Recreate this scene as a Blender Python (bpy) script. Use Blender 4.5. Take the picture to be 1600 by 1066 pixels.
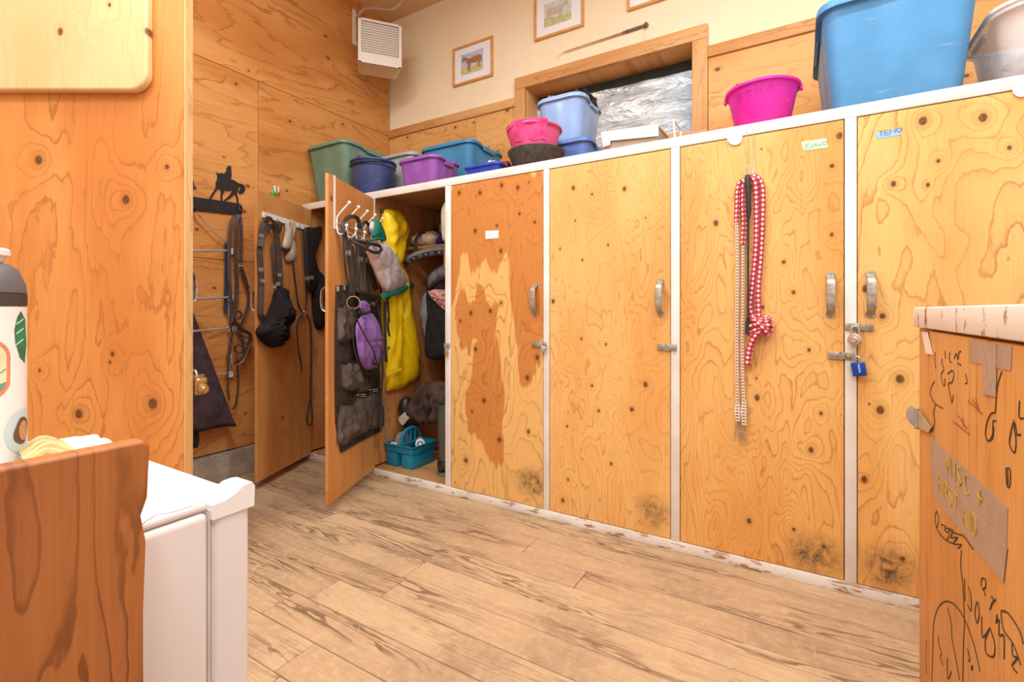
import bpy, bmesh, math, random
from mathutils import Vector, Matrix, noise as mnoise
random.seed(7)
for _o in list(bpy.data.objects): bpy.data.objects.remove(_o)
SC = bpy.context.scene
COL = SC.collection
PI = math.pi

# ---------------------------------------------------------------- camera
FPX, EYE, HOR, CXP = 750.0, 1.067, 486.0, 800.0
YAW = math.atan2(450, 750)
cam_d = bpy.data.cameras.new('camera'); cam = bpy.data.objects.new('camera', cam_d)
COL.objects.link(cam); SC.camera = cam
cam_d.sensor_width = 36; cam_d.lens = FPX / 1600 * 36
cam_d.shift_y = -(533 - HOR) / 1600
cam_d.clip_start = 0.02
cam.location = (0, 0, EYE); cam.rotation_euler = (PI / 2, 0, YAW)

# ---------------------------------------------------------------- world, lights, exposure
W = bpy.data.worlds.new('world'); SC.world = W; W.use_nodes = True
W.node_tree.nodes['Background'].inputs[0].default_value = (0.85, 0.92, 1, 1)
W.node_tree.nodes['Background'].inputs[1].default_value = 0.6
SC.view_settings.view_transform = 'Standard'; SC.view_settings.look = 'None'
SC.view_settings.gamma = 1; SC.view_settings.use_curve_mapping = False
SC.view_settings.exposure = 0.58
LIGHT_POWER = 30
LIGHT_COL = (0.90, 0.96, 1.0)
LAMPS = [(0.15, 1.35), (-1.45, 0.75), (0.35, -0.55), (-1.7, -0.7)]     # ceiling strip fixtures, built below

# ---------------------------------------------------------------- pixel -> point on the plane a thing touches
FW = Vector((-math.sin(YAW), math.cos(YAW), 0)); RT = Vector((math.cos(YAW), math.sin(YAW), 0))
EYEP = Vector((0, 0, EYE))
def ray(x, y): return FW + RT * ((x - CXP) / FPX) + Vector((0, 0, (HOR - y) / FPX))
class Plane:
    def __init__(s, p, n): s.p = Vector(p); s.n = Vector(n).normalized()
    def at(s, x, y, off=0.0):
        d = ray(x, y); q = s.p + s.n * off
        return EYEP + d * ((q - EYEP).dot(s.n) / d.dot(s.n))
YL, XW, YB, XC = 2.2, -3.14, 3.105, 0.24
PL = Plane((0, YL, 0), (0, -1, 0)); PW = Plane((XW, 0, 0), (1, 0, 0)); PB = Plane((0, YB, 0), (0, -1, 0))
PC = Plane((XC, 0, 0), (-1, 0, 0)); PF = Plane((0, 0, 0), (0, 0, 1))
def atz(x, y, z): return Plane((0, 0, z), (0, 0, 1)).at(x, y)
def atdepth(x, y, Z): return EYEP + ray(x, y) * Z
def crop(x0, y0, s, pts): return [(x0 + a / s, y0 + b / s) for a, b in pts]

# ---------------------------------------------------------------- colours and materials
def lin(c): return c / 12.92 if c <= 0.04045 else ((c + 0.055) / 1.055) ** 2.4
def rgb(r, g, b): return (lin(r / 255), lin(g / 255), lin(b / 255), 1)
class NT:
    def __init__(s, name):
        s.m = bpy.data.materials.new(name); s.m.use_nodes = True
        s.t = s.m.node_tree; s.n = s.t.nodes; s.b = s.n['Principled BSDF']
    def new(s, t, **k):
        o = s.n.new(t)
        for a, v in k.items(): setattr(o, a, v)
        return o
    def set(s, sock, v):
        if hasattr(v, 'is_output') or isinstance(v, bpy.types.NodeSocket): s.t.links.new(v, sock)
        else: sock.default_value = v
    def ma(s, op, a, b=0.0, c=0.0, clamp=False):
        o = s.new('ShaderNodeMath', operation=op, use_clamp=clamp)
        s.set(o.inputs[0], a); s.set(o.inputs[1], b); s.set(o.inputs[2], c); return o.outputs[0]
    def comb(s, x, y, z=0.0):
        o = s.new('ShaderNodeCombineXYZ'); s.set(o.inputs[0], x); s.set(o.inputs[1], y); s.set(o.inputs[2], z); return o.outputs[0]
    def noise(s, vec, scale=1.0, detail=2.0, rough=0.5, dist=0.0):
        o = s.new('ShaderNodeTexNoise'); s.set(o.inputs['Vector'], vec); o.inputs['Scale'].default_value = scale
        o.inputs['Detail'].default_value = detail; o.inputs['Roughness'].default_value = rough; o.inputs['Distortion'].default_value = dist
        return o.outputs['Fac']
    def ss(s, v, a, b, lo=0.0, hi=1.0):
        o = s.new('ShaderNodeMapRange', interpolation_type='SMOOTHSTEP')
        s.set(o.inputs[0], v); s.set(o.inputs[1], a); s.set(o.inputs[2], b); s.set(o.inputs[3], lo); s.set(o.inputs[4], hi); return o.outputs[0]
    def mix(s, f, a, b, mode='MIX'):
        o = s.new('ShaderNodeMix', data_type='RGBA', blend_type=mode); s.set(o.inputs[0], f); s.set(o.inputs[6], a); s.set(o.inputs[7], b); return o.outputs[2]
    def ramp(s, v, stops):
        o = s.new('ShaderNodeValToRGB'); s.set(o.inputs[0], v); e = o.color_ramp.elements
        while len(e) < len(stops): e.new(0.5)
        for i, (p, c) in enumerate(stops): e[i].position = p; e[i].color = (c, c, c, 1) if not hasattr(c, '__len__') else c
        return o.outputs[0]
    def coords(s):
        tc = s.new('ShaderNodeTexCoord'); sp = s.new('ShaderNodeSeparateXYZ'); s.t.links.new(tc.outputs['Object'], sp.inputs[0])
        return tc.outputs['Object'], sp.outputs[0], sp.outputs[1], sp.outputs[2]
    def rand(s): return s.new('ShaderNodeObjectInfo').outputs['Random']
    def bump(s, h, dist=0.002, strength=0.5):
        o = s.new('ShaderNodeBump'); o.inputs['Strength'].default_value = strength; o.inputs['Distance'].default_value = dist
        s.set(o.inputs['Height'], h); s.t.links.new(o.outputs[0], s.b.inputs['Normal'])
    def out(s, col, rough=0.6, metal=0.0, spec=None):
        s.set(s.b.inputs['Base Color'], col); s.set(s.b.inputs['Roughness'], rough); s.set(s.b.inputs['Metallic'], metal)
        if spec is not None: s.b.inputs['Specular IOR Level'].default_value = spec
        return s.m
MATS = {}
def solid(name, c, rough=0.5, metal=0.0, vary=0.08, scale=20, bump=0.0, bscale=200, spec=None):
    if name in MATS: return MATS[name]
    n = NT(name); o, x, y, z = n.coords()
    f = n.noise(o, scale, 3)
    col = n.mix(n.ss(f, 0.3, 0.7), tuple(v * (1 - vary) for v in c[:3]) + (1,), tuple(min(1, v * (1 + vary)) for v in c[:3]) + (1,))
    if bump: n.bump(n.noise(o, bscale, 2), 0.002, bump)
    MATS[name] = n.out(col, rough, metal, spec); return MATS[name]
def plastic(name, c, rough=0.38):
    if name in MATS: return MATS[name]
    n = NT(name); o, x, y, z = n.coords()
    f = n.noise(o, 7, 4, 0.6); sc = n.ss(n.noise(n.comb(n.ma('MULTIPLY', x, 9), n.ma('MULTIPLY', y, 9), n.ma('MULTIPLY', z, 60)), 1, 4), 0.66, 0.74)
    col = n.mix(n.ss(f, 0.35, 0.7), tuple(v * 0.93 for v in c[:3]) + (1,), tuple(min(1, v * 1.04 + 0.008) for v in c[:3]) + (1,))
    col = n.mix(n.ma('MULTIPLY', sc, 0.15), col, (0.8, 0.8, 0.8, 1))
    MATS[name] = n.out(col, rough, 0, 0.4); return MATS[name]
def cloth(name, c, c2=None, wscale=350, rough=0.9, fold=0.25):
    if name in MATS: return MATS[name]
    n = NT(name); o, x, y, z = n.coords()
    c2 = c2 or tuple(v * 0.75 for v in c[:3]) + (1,)
    col = n.mix(n.ss(n.noise(o, 14, 4), 0.35, 0.7), c, c2)
    n.bump(n.noise(o, wscale, 2), 0.0015, fold)
    MATS[name] = n.out(col, rough, 0, 0.2); return MATS[name]

def ply(name, light, dark, line, u='x', v='z', knots=(), patches=(), smudges=(), K=17.0, seed=0.0, fu=4.2, fv=0.9,
        pin=0.6, lstr=0.75, tone=(0.40, 0.66), rough=0.5, stains=()):
    """rotary-cut plywood: contour grain of a stretched noise field, rings wrapped round knots. u across the grain, v along it (metres)."""
    n = NT(name); o, x, y, z = n.coords(); ax = {'x': x, 'y': y, 'z': z}
    U, V = ax[u], ax[v]; R = n.ma('MULTIPLY', n.rand(), 40.0)
    us = n.ma('ADD', U, n.ma('ADD', R, seed)); vs = n.ma('ADD', V, n.ma('MULTIPLY', R, 0.7))
    wob = n.noise(n.comb(n.ma('MULTIPLY', us, 30), n.ma('MULTIPLY', vs, 9)), 1, 3, 0.55)
    big = n.noise(n.comb(n.ma('MULTIPLY', us, fu), n.ma('MULTIPLY', vs, fv), seed), 1, 2.2, 0.5, 0.5)
    h = n.ma('ADD', n.ma('MULTIPLY', big, K), n.ma('MULTIPLY', wob, 0.9))
    # scattered small knots
    vo = n.new('ShaderNodeTexVoronoi', voronoi_dimensions='2D'); n.t.links.new(n.comb(n.ma('MULTIPLY', us, 6.0), n.ma('MULTIPLY', vs, 4.2)), vo.inputs['Vector']); vo.inputs['Scale'].default_value = 1
    sp = n.new('ShaderNodeSeparateColor'); n.t.links.new(vo.outputs['Color'], sp.inputs[0])
    sel = n.ma('GREATER_THAN', sp.outputs[0], 1 - pin)
    vd = n.ma('DIVIDE', vo.outputs['Distance'], n.ma('ADD', n.ma('MULTIPLY', sp.outputs[1], 0.9), 0.35))
    h = n.ma('ADD', h, n.ma('MULTIPLY', sel, n.ma('MULTIPLY', n.ma('POWER', 2.718, n.ma('MULTIPLY', vd, -6.0)), 2.6)))
    core = n.ma('MULTIPLY', sel, n.ss(vd, 0.035, 0.075, 1.0, 0.0)); halo = n.ma('MULTIPLY', sel, n.ss(vd, 0.05, 0.18, 0.25, 0.0))
    uvv = n.comb(n.ma('ADD', U, n.ma('MULTIPLY', n.ma('SUBTRACT', wob, 0.5), 0.012)), n.ma('MULTIPLY', V, 0.8))
    def dist(u0, v0):
        d = n.new('ShaderNodeVectorMath', operation='DISTANCE'); n.t.links.new(uvv, d.inputs[0]); d.inputs[1].default_value = (u0, v0 * 0.8, 0); return d.outputs['Value']
    for (u0, v0, r) in knots:
        r = r * 0.8
        d = dist(u0, v0)
        h = n.ma('ADD', h, n.ma('MULTIPLY', n.ma('POWER', 2.718, n.ma('MULTIPLY', d, -1.0 / (3.2 * r))), 5.5))
        core = n.ma('MAXIMUM', core, n.ss(d, 0.62 * r, 1.0 * r, 1.0, 0.0)); halo = n.ma('MAXIMUM', halo, n.ss(d, r, 2.4 * r, 0.4, 0.0))
    t = n.ma('FRACT', h)
    g = n.ramp(t, [(0.0, 0.0), (0.5, 0.06), (0.82, 0.20), (0.93, 1.0), (0.975, 0.9), (1.0, 0.0)])
    amp = n.ss(n.noise(n.comb(n.ma('MULTIPLY', us, 3), n.ma('MULTIPLY', vs, 1.3), 5.0), 1, 2), 0.3, 0.7, 0.35, 1.0)
    tn = n.ss(n.noise(n.comb(n.ma('MULTIPLY', us, 3.1), n.ma('MULTIPLY', vs, 0.8), 9.0), 1, 3), tone[0], tone[1])
    for (u0, v0, ru, rv) in patches:       # darker heartwood islands of the veneer
        d = n.new('ShaderNodeVectorMath', operation='DISTANCE')
        n.t.links.new(n.comb(n.ma('DIVIDE', n.ma('ADD', U, n.ma('ADD', n.ma('MULTIPLY', n.ma('SUBTRACT', big, 0.5), 0.3), n.ma('MULTIPLY', n.ma('SUBTRACT', wob, 0.5), 0.05))), ru), n.ma('DIVIDE', n.ma('ADD', V, n.ma('MULTIPLY', n.ma('SUBTRACT', n.noise(n.comb(n.ma('MULTIPLY', us, 14), n.ma('MULTIPLY', vs, 2)), 1, 3), 0.5), 0.5)), rv)), d.inputs[0]); d.inputs[1].default_value = (u0 / ru, v0 / rv, 0)
        tn = n.ma('MAXIMUM', tn, n.ss(d.outputs['Value'], 0.9, 1.02, 1.0, 0.0))
    col = n.mix(tn, light, dark)
    col = n.mix(n.ma('MULTIPLY', n.ma('MULTIPLY', g, amp), lstr), col, line)
    fib = n.noise(n.comb(n.ma('MULTIPLY', us, 260), n.ma('MULTIPLY', vs, 7)), 1, 3, 0.6)
    col = n.mix(1.0, col, n.ramp(fib, [(0.25, 0.86), (0.7, 1.05)]), 'MULTIPLY')
    col = n.mix(halo, col, tuple(v * 0.62 for v in dark[:3]) + (1,))
    kc = n.mix(n.ss(n.noise(o, 160, 3), 0.4, 0.62), rgb(70, 38, 18), rgb(128, 76, 40))
    col = n.mix(n.ma('MULTIPLY', core, 0.92), col, kc)
    for (u0, v0, ru, rv, st) in smudges:    # scuffed dirt
        d = n.new('ShaderNodeVectorMath', operation='DISTANCE')
        n.t.links.new(n.comb(n.ma('DIVIDE', U, ru), n.ma('DIVIDE', V, rv)), d.inputs[0]); d.inputs[1].default_value = (u0 / ru, v0 / rv, 0)
        scr = n.noise(n.comb(n.ma('MULTIPLY', us, 26), n.ma('MULTIPLY', vs, 22)), 1, 6, 0.72, 0.8)
        f = n.ma('MULTIPLY', n.ss(d.outputs['Value'], 0.05, 1.0, st, 0.0), n.ss(scr, 0.25, 0.8))
        col = n.mix(f, col, rgb(92, 74, 54))
    n.bump(n.ma('ADD', n.ma('MULTIPLY', fib, 0.5), n.ma('MULTIPLY', g, 0.3)), 0.0012, 0.22)
    return n.out(col, rough, 0, 0.3)
# ---------------------------------------------------------------- mesh builder
class M:
    def __init__(s): s.v = []; s.f = []; s.uv = {}
    def add(s, vs, fs, uvs=None):
        o = len(s.v); s.v += [Vector(p) for p in vs]
        for i, f in enumerate(fs):
            if uvs: s.uv[len(s.f)] = uvs[i]
            s.f.append([a + o for a in f])
        return s
    def box(s, c, d, mat=None):
        hx, hy, hz = d[0] / 2, d[1] / 2, d[2] / 2
        vs = [Vector((sx * hx, sy * hy, sz * hz)) for sx in (-1, 1) for sy in (-1, 1) for sz in (-1, 1)]
        vs = [(mat @ p if mat else p) + Vector(c) for p in vs]
        return s.add(vs, [[0, 1, 3, 2], [4, 6, 7, 5], [0, 4, 5, 1], [2, 3, 7, 6], [0, 2, 6, 4], [1, 5, 7, 3]])
    def bar(s, lo, hi): return s.box([(a + b) / 2 for a, b in zip(lo, hi)], [abs(b - a) for a, b in zip(lo, hi)])
    def rbox(s, c, d, r=0.004, seg=2, mat=None):
        bm = bmesh.new(); bmesh.ops.create_cube(bm, size=1)
        for v in bm.verts: v.co = Vector((v.co.x * d[0], v.co.y * d[1], v.co.z * d[2]))
        bmesh.ops.bevel(bm, geom=bm.edges[:], offset=min(r, min(d) * 0.45), segments=seg, affect='EDGES', profile=0.5)
        vs = [(mat @ v.co if mat else v.co.copy()) + Vector(c) for v in bm.verts]; bm.verts.index_update()
        fs = [[v.index for v in f.verts] for f in bm.faces]; bm.free()
        return s.add(vs, fs)
    def rbar(s, lo, hi, r=0.004, seg=2): return s.rbox([(a + b) / 2 for a, b in zip(lo, hi)], [abs(b - a) for a, b in zip(lo, hi)], r, seg)
    def tube(s, pts, r, n=8, closed=False, smooth=0, cap=True, flat=1.0, up=None):
        pts = [Vector(p) for p in pts]
        rs = list(r) if hasattr(r, '__len__') else [r] * len(pts)
        if smooth: pts, rs = catmull(pts, rs, smooth, closed)
        m = len(pts); rings = []; prev = None; L = 0; Ls = []
        for i in range(m):
            a = pts[(i - 1) % m] if (closed or i > 0) else pts[0]; b = pts[(i + 1) % m] if (closed or i < m - 1) else pts[-1]
            t = (b - a); t = t.normalized() if t.length > 1e-9 else Vector((0, 0, 1))
            if up is not None: N = Vector(up) - t * t.dot(Vector(up))
            elif prev is None: N = t.orthogonal()
            else: N = prev - t * t.dot(prev)
            if N.length < 1e-6: N = t.orthogonal()
            N.normalize(); prev = N; B = t.cross(N)
            if i: L += (pts[i] - pts[i - 1]).length
            Ls.append(L)
            rings.append([pts[i] + (N * (math.cos(k * 2 * PI / n) * flat) + B * math.sin(k * 2 * PI / n)) * rs[i] for k in range(n)])
        vs = [p for rg in rings for p in rg]; fs = []; uv = []
        for i in range(m if closed else m - 1):
            j = (i + 1) % m; l2 = Ls[j] if j else L + (pts[0] - pts[-1]).length
            for k in range(n):
                k2 = (k + 1) % n; fs.append([i * n + k, i * n + k2, j * n + k2, j * n + k])
                uv.append([(k / n, Ls[i]), ((k + 1) / n, Ls[i]), ((k + 1) / n, l2), (k / n, l2)])
        if cap and not closed:
            fs.append(list(range(n))[::-1]); uv.append([(0, 0)] * n); fs.append([(m - 1) * n + k for k in range(n)]); uv.append([(0, L)] * n)
        return s.add(vs, fs, uv)
    def strap(s, pts, w, th, nrm, smooth=4, closed=False):
        """flat strap: width w in the plane, thickness th along nrm"""
        pts = [Vector(p) for p in pts]
        ws = list(w) if hasattr(w, '__len__') else [w] * len(pts)
        if smooth: pts, ws = catmull(pts, ws, smooth, closed)
        nrm = Vector(nrm).normalized(); m = len(pts); vs = []
        for i in range(m):
            a = pts[(i - 1) % m] if (closed or i > 0) else pts[0]; b = pts[(i + 1) % m] if (closed or i < m - 1) else pts[-1]
            t = (b - a).normalized(); sd = t.cross(nrm); sd = sd.normalized() if sd.length > 1e-6 else Vector((1, 0, 0))
            nn = sd.cross(t).normalized(); h = ws[i] / 2; e = th / 2; c = h * 0.82
            vs += [pts[i] + sd * p + nn * q for p, q in ((-h, 0), (-c, e), (c, e), (h, 0), (c, -e), (-c, -e))]
        fs = []
        for i in range(m if closed else m - 1):
            j = (i + 1) % m
            for k in range(6): fs.append([i * 6 + k, i * 6 + (k + 1) % 6, j * 6 + (k + 1) % 6, j * 6 + k])
        if not closed: fs += [list(range(6))[::-1], [(m - 1) * 6 + k for k in range(6)]]
        return s.add(vs, fs)
    def lathe(s, prof, c=(0, 0, 0), n=32, mat=None, a0=0, a1=2 * PI):
        c = Vector(c); full = abs(a1 - a0 - 2 * PI) < 1e-6; k = n if full else n + 1; vs = []
        for i in range(k):
            a = a0 + (a1 - a0) * i / n
            for r, z in prof:
                p = Vector((r * math.cos(a), r * math.sin(a), z)); vs.append((mat @ p if mat else p) + c)
        m = len(prof); fs = []
        for i in range(n):
            j = (i + 1) % k
            for q in range(m - 1): fs.append([i * m + q, j * m + q, j * m + q + 1, i * m + q + 1])
        return s.add(vs, fs)
    def slab(s, poly, nrm, th):
        """polygon of 3D points (flat) extruded by th along nrm"""
        poly = [Vector(p) for p in poly]; n = len(poly); e = Vector(nrm).normalized() * th
        fs = [list(range(n)), [n + i for i in range(n)][::-1]] + [[i, i + n, (i + 1) % n + n, (i + 1) % n] for i in range(n)]
        return s.add(poly + [p + e for p in poly], fs)
    def grid(s, fn, nu, nv, th=0.0, nrm=None, closeu=False):
        vs = [Vector(fn(i / nu, j / nv)) for i in range(nu + 1) for j in range(nv + 1)]; fs = []
        q = nv + 1
        for i in range(nu):
            for j in range(nv): fs.append([i * q + j, (i + 1) * q + j, (i + 1) * q + j + 1, i * q + j + 1])
        if th:
            N = len(vs); off = Vector(nrm).normalized() * th
            vs += [p - off for p in vs]; fs += [[a + N for a in f][::-1] for f in list(fs)]
            bd = [(i, 0) for i in range(nu + 1)] + [(nu, j) for j in range(1, nv + 1)] + [(i, nv) for i in range(nu - 1, -1, -1)] + [(0, j) for j in range(nv - 1, 0, -1)]
            ids = [i * q + j for i, j in bd]
            for a, b in zip(ids, ids[1:] + ids[:1]): fs.append([a, a + N, b + N, b])
        return s.add(vs, fs)
    def lump(s, c, r, amp=0.2, fr=6, seed=0, n=20, flatb=None, mat=None):
        c = Vector(c); vs = []; fs = []; m = n // 2
        for i in range(m + 1):
            for j in range(n):
                th = PI * i / m; ph = 2 * PI * j / n
                d = Vector((math.sin(th) * math.cos(ph), math.sin(th) * math.sin(ph), math.cos(th)))
                k = 1 + amp * mnoise.noise(d * fr * 0.5 + Vector((seed, seed * 2.1, 0))) + amp * 0.6 * mnoise.noise(d * fr + Vector((0, seed, 3)))
                p = Vector((d.x * r[0], d.y * r[1], d.z * r[2])) * k
                if mat: p = mat @ p
                if flatb is not None: p.z = max(p.z, flatb)
                vs.append(c + p)
        for i in range(m):
            for j in range(n): fs.append([i * n + j, (i + 1) * n + j, (i + 1) * n + (j + 1) % n, i * n + (j + 1) % n])
        return s.add(vs, fs)
    def mesh(s, name, origin=(0, 0, 0), ang=35):
        me = bpy.data.meshes.new(name); o = Vector(origin)
        me.from_pydata([tuple(p - o) for p in s.v], [], s.f)
        if s.uv:
            lay = me.uv_layers.new(name='uv').data
            for p in me.polygons:
                u = s.uv.get(p.index)
                if u:
                    for li, c in zip(p.loop_indices, u): lay[li].uv = c
        bm = bmesh.new(); bm.from_mesh(me); bmesh.ops.recalc_face_normals(bm, faces=bm.faces); bm.to_mesh(me); bm.free()
        for p in me.polygons: p.use_smooth = True
        me.set_sharp_from_angle(angle=math.radians(ang)); me.update(); return me
def catmull(pts, rs, k, closed=False):
    n = len(pts); op = []; orr = []
    for i in range(n if closed else n - 1):
        g = lambda j: pts[j % n] if closed else pts[max(0, min(n - 1, j))]
        p0, p1, p2, p3 = g(i - 1), g(i), g(i + 1), g(i + 2); r1, r2 = rs[i], rs[(i + 1) % n]
        for q in range(k):
            t = q / k; t2 = t * t; t3 = t2 * t
            op.append(0.5 * ((2 * p1) + (p2 - p0) * t + (2 * p0 - 5 * p1 + 4 * p2 - p3) * t2 + (3 * p1 - p0 - 3 * p2 + p3) * t3)); orr.append(r1 + (r2 - r1) * t)
    if not closed: op.append(pts[-1]); orr.append(rs[-1])
    return op, orr
def link(o, parent=None):
    COL.objects.link(o)
    if parent: o.parent = parent
    return o
def tags(o, label=None, cat=None, group=None, kind=None):
    for k, v in (('label', label), ('category', cat), ('group', group), ('kind', kind)):
        if v: o[k] = v
    return o
class T:
    """a thing: Empty at its base; parts are meshes in world coordinates shifted to that base"""
    def __init__(s, name, label, cat, loc, group=None, kind=None):
        s.loc = Vector(loc); s.o = bpy.data.objects.new(name, None); s.o.location = s.loc; s.o.empty_display_size = 0.05
        link(s.o); tags(s.o, label, cat, group, kind)
    def part(s, name, m, mat, parent=None, label=None, kind=None, ang=35):
        o = bpy.data.objects.new(name, m.mesh(name, s.loc, ang)); o.data.materials.append(mat); link(o, parent or s.o)
        return tags(o, label, kind=kind)
    def lpart(s, name, m, mat, loc, rotz=0, parent=None, label=None):
        """part with its own local frame (location relative to the thing)"""
        o = bpy.data.objects.new(name, m.mesh(name)); o.data.materials.append(mat); link(o, parent or s.o)
        o.location = Vector(loc) - s.loc; o.rotation_euler = (0, 0, rotz); return tags(o, label)
def single(name, m, mat, label, cat, loc, group=None, kind=None, ang=35):
    o = bpy.data.objects.new(name, m.mesh(name, loc, ang)); o.location = loc; o.data.materials.append(mat); link(o)
    return tags(o, label, cat, group, kind)
def struct(name, m, mat, loc=(0, 0, 0)):
    return single(name, m, mat, None, None, loc, kind='structure')
# ---------------------------------------------------------------- stroke lettering
GL = {'T': [[(0, 1), (.8, 1)], [(.4, 1), (.4, 0)]], 'E': [[(.7, 1), (0, 1), (0, 0), (.7, 0)], [(0, .52), (.55, .52)]],
      'M': [[(0, 0), (.08, 1), (.45, .35), (.82, 1), (.9, 0)]], 'C': [[(.7, .85), (.4, 1), (.05, .7), (.05, .3), (.35, 0), (.7, .15)]],
      'H': [[(0, 1), (0, 0)], [(.65, 1), (.65, 0)], [(0, .5), (.65, .5)]], 'O': [[(.35, 1), (.02, .6), (.1, .15), (.4, 0), (.7, .35), (.65, .8), (.35, 1)]],
      'I': [[(.1, 1), (.1, 0)]], 'S': [[(.65, .88), (.3, 1), (.05, .75), (.35, .52), (.65, .28), (.35, 0), (.02, .12)]],
      '+': [[(0, .5), (.7, .5)], [(.35, .85), (.35, .15)]], 'F': [[(.65, 1), (0, 1), (0, 0)], [(0, .52), (.5, .52)]],
      'R': [[(0, 0), (0, 1), (.5, .95), (.6, .72), (.45, .5), (0, .5)], [(.2, .5), (.65, 0)]], 'A': [[(0, 0), (.38, 1), (.75, 0)], [(.15, .38), (.6, .38)]],
      'D': [[(0, 0), (0, 1), (.45, .9), (.65, .5), (.45, .1), (0, 0)]], 'c': [[(.55, .5), (.3, .62), (.05, .35), (.25, 0), (.55, .1)]],
      'h': [[(0, 1), (0, 0)], [(0, .4), (.3, .6), (.5, .4), (.5, 0)]], 'o': [[(.28, .6), (.02, .3), (.28, 0), (.52, .3), (.28, .6)]],
      '<': [[(.45, 0), (.0, .55), (.08, .9), (.28, .95), (.45, .7), (.62, .95), (.85, .9), (.9, .55), (.45, 0)]], ' ': []}
def write(t, txt, org, right, up, size, r, nrm, mat, parent, adv=1.0):
    x = 0.0; org, right, up, nrm = Vector(org), Vector(right), Vector(up), Vector(nrm)
    for ch in txt:
        w = 0.0; m = M()
        for st in GL[ch]:
            m.tube([org + right * ((x + a) * size) + up * (b * size) for a, b in st], r, 5, flat=0.4, up=nrm); w = max(w, max(a for a, b in st))
        if m.v: t.part('letter', m, mat, parent)
        x += (w + 0.28 if ch != ' ' else 0.5) * adv
# ---------------------------------------------------------------- shared materials
m_steel = solid('steel', rgb(190, 184, 174), 0.35, 0.6, 0.15, 40)
m_dsteel = solid('aged_steel', rgb(176, 166, 150), 0.4, 0.55, 0.25, 60)
m_brass = solid('brass', rgb(190, 160, 110), 0.35, 0.8, 0.15, 40)
m_gold = solid('gold_marker', rgb(214, 172, 60), 0.5)
m_marker = solid('black_marker', rgb(52, 44, 40), 0.7)
m_redmark = solid('red_marker', rgb(176, 74, 44), 0.7)
m_white = solid('white_enamel', rgb(246, 243, 238), 0.35, 0, 0.02)
m_black = solid('black_leather', rgb(44, 40, 38), 0.45, 0, 0.3, 30, 0.3)
m_brown = solid('brown_leather', rgb(66, 50, 42), 0.5, 0, 0.3, 30, 0.3)
m_pine = ply('pine_trim', rgb(228, 174, 112), rgb(214, 152, 88), rgb(190, 124, 66), 'z', 'x', K=6, fu=9, fv=0.6, pin=0.15, seed=3.3)
m_pinev = ply('pine_trim_upright', rgb(228, 174, 112), rgb(214, 152, 88), rgb(190, 124, 66), 'x', 'z', K=6, fu=9, fv=0.6, pin=0.15, seed=4.3)
def white_paint():
    n = NT('white_paint_worn'); o, x, y, z = n.coords()
    w = n.ss(n.noise(n.comb(n.ma('MULTIPLY', x, 9), n.ma('MULTIPLY', y, 9), n.ma('MULTIPLY', z, 40)), 1, 5, 0.65), 0.53, 0.60)
    low = n.ss(z, 0.02, 0.075, 1.0, 0.0)
    dots = n.ss(n.noise(o, 45, 1), 0.80, 0.84)
    col = n.mix(n.ss(n.noise(o, 5, 3), 0.3, 0.7), rgb(240, 233, 222), rgb(226, 214, 200))
    col = n.mix(n.ma('MULTIPLY', w, low), col, rgb(170, 125, 88)); col = n.mix(n.ma('MULTIPLY', dots, 0.6), col, rgb(110, 90, 75))
    return n.out(col, 0.5)
m_paint = white_paint()
# ================================================================ the room
ZC = 3.64; XR = 1.52; YR = -1.7
def floor_mat():
    n = NT('worn_floorboard'); o, x, y, z = n.coords(); R = n.ma('MULTIPLY', n.rand(), 60)
    u = n.ma('ADD', y, R); v = n.ma('ADD', x, n.ma('MULTIPLY', R, 1.7))
    big = n.noise(n.comb(n.ma('MULTIPLY', u, 11), n.ma('MULTIPLY', v, 0.8), R), 1, 2, 0.5, 0.6)
    wob = n.noise(n.comb(n.ma('MULTIPLY', u, 60), n.ma('MULTIPLY', v, 14)), 1, 3)
    t = n.ma('FRACT', n.ma('ADD', n.ma('MULTIPLY', big, 15), n.ma('MULTIPLY', wob, 0.9)))
    g = n.ramp(t, [(0, 0.0), (0.45, 0.2), (0.78, 1.0), (0.9, 0.8), (1.0, 0.0)])
    patch = n.ss(n.noise(n.comb(n.ma('MULTIPLY', u, 8), n.ma('MULTIPLY', v, 1.1), 4.0), 1, 3), 0.44, 0.62)
    base = n.mix(n.rand(), rgb(206, 172, 132), rgb(190, 154, 116))
    base = n.mix(n.ss(n.noise(n.comb(n.ma('MULTIPLY', x, 2.2), n.ma('MULTIPLY', y, 2.2)), 1, 4), 0.42, 0.7), base, rgb(168, 136, 104))
    base = n.mix(n.ss(n.noise(o, 30, 5, 0.7), 0.40, 0.95), base, rgb(214, 186, 150))
    col = n.mix(n.ma('MULTIPLY', g, n.ma('ADD', n.ma('MULTIPLY', patch, 0.85), 0.10)), base, rgb(120, 92, 68))
    fib = n.noise(n.comb(n.ma('MULTIPLY', u, 300), n.ma('MULTIPLY', v, 6)), 1, 3, 0.6)
    col = n.mix(1.0, col, n.ramp(fib, [(0.25, 0.84), (0.7, 1.06)]), 'MULTIPLY')
    sp = n.ss(n.noise(o, 90, 2), 0.74, 0.78); col = n.mix(n.ma('MULTIPLY', sp, 0.5), col, rgb(104, 82, 64))
    n.bump(n.ma('ADD', n.ma('MULTIPLY', g, patch), fib), 0.002, 0.35)
    return n.out(col, 0.62, 0, 0.25)
m_floor = floor_mat()
m_sub = solid('floor_gap', rgb(84, 64, 48), 0.9)
fl = struct('floor', M().bar((XW - 0.1, YR, -0.12), (XR, YB + 0.1, -0.022)), m_sub)
PWID = 0.142
y = YR; row = 0
rr = random.Random(4)
plank_cache = {}
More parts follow.
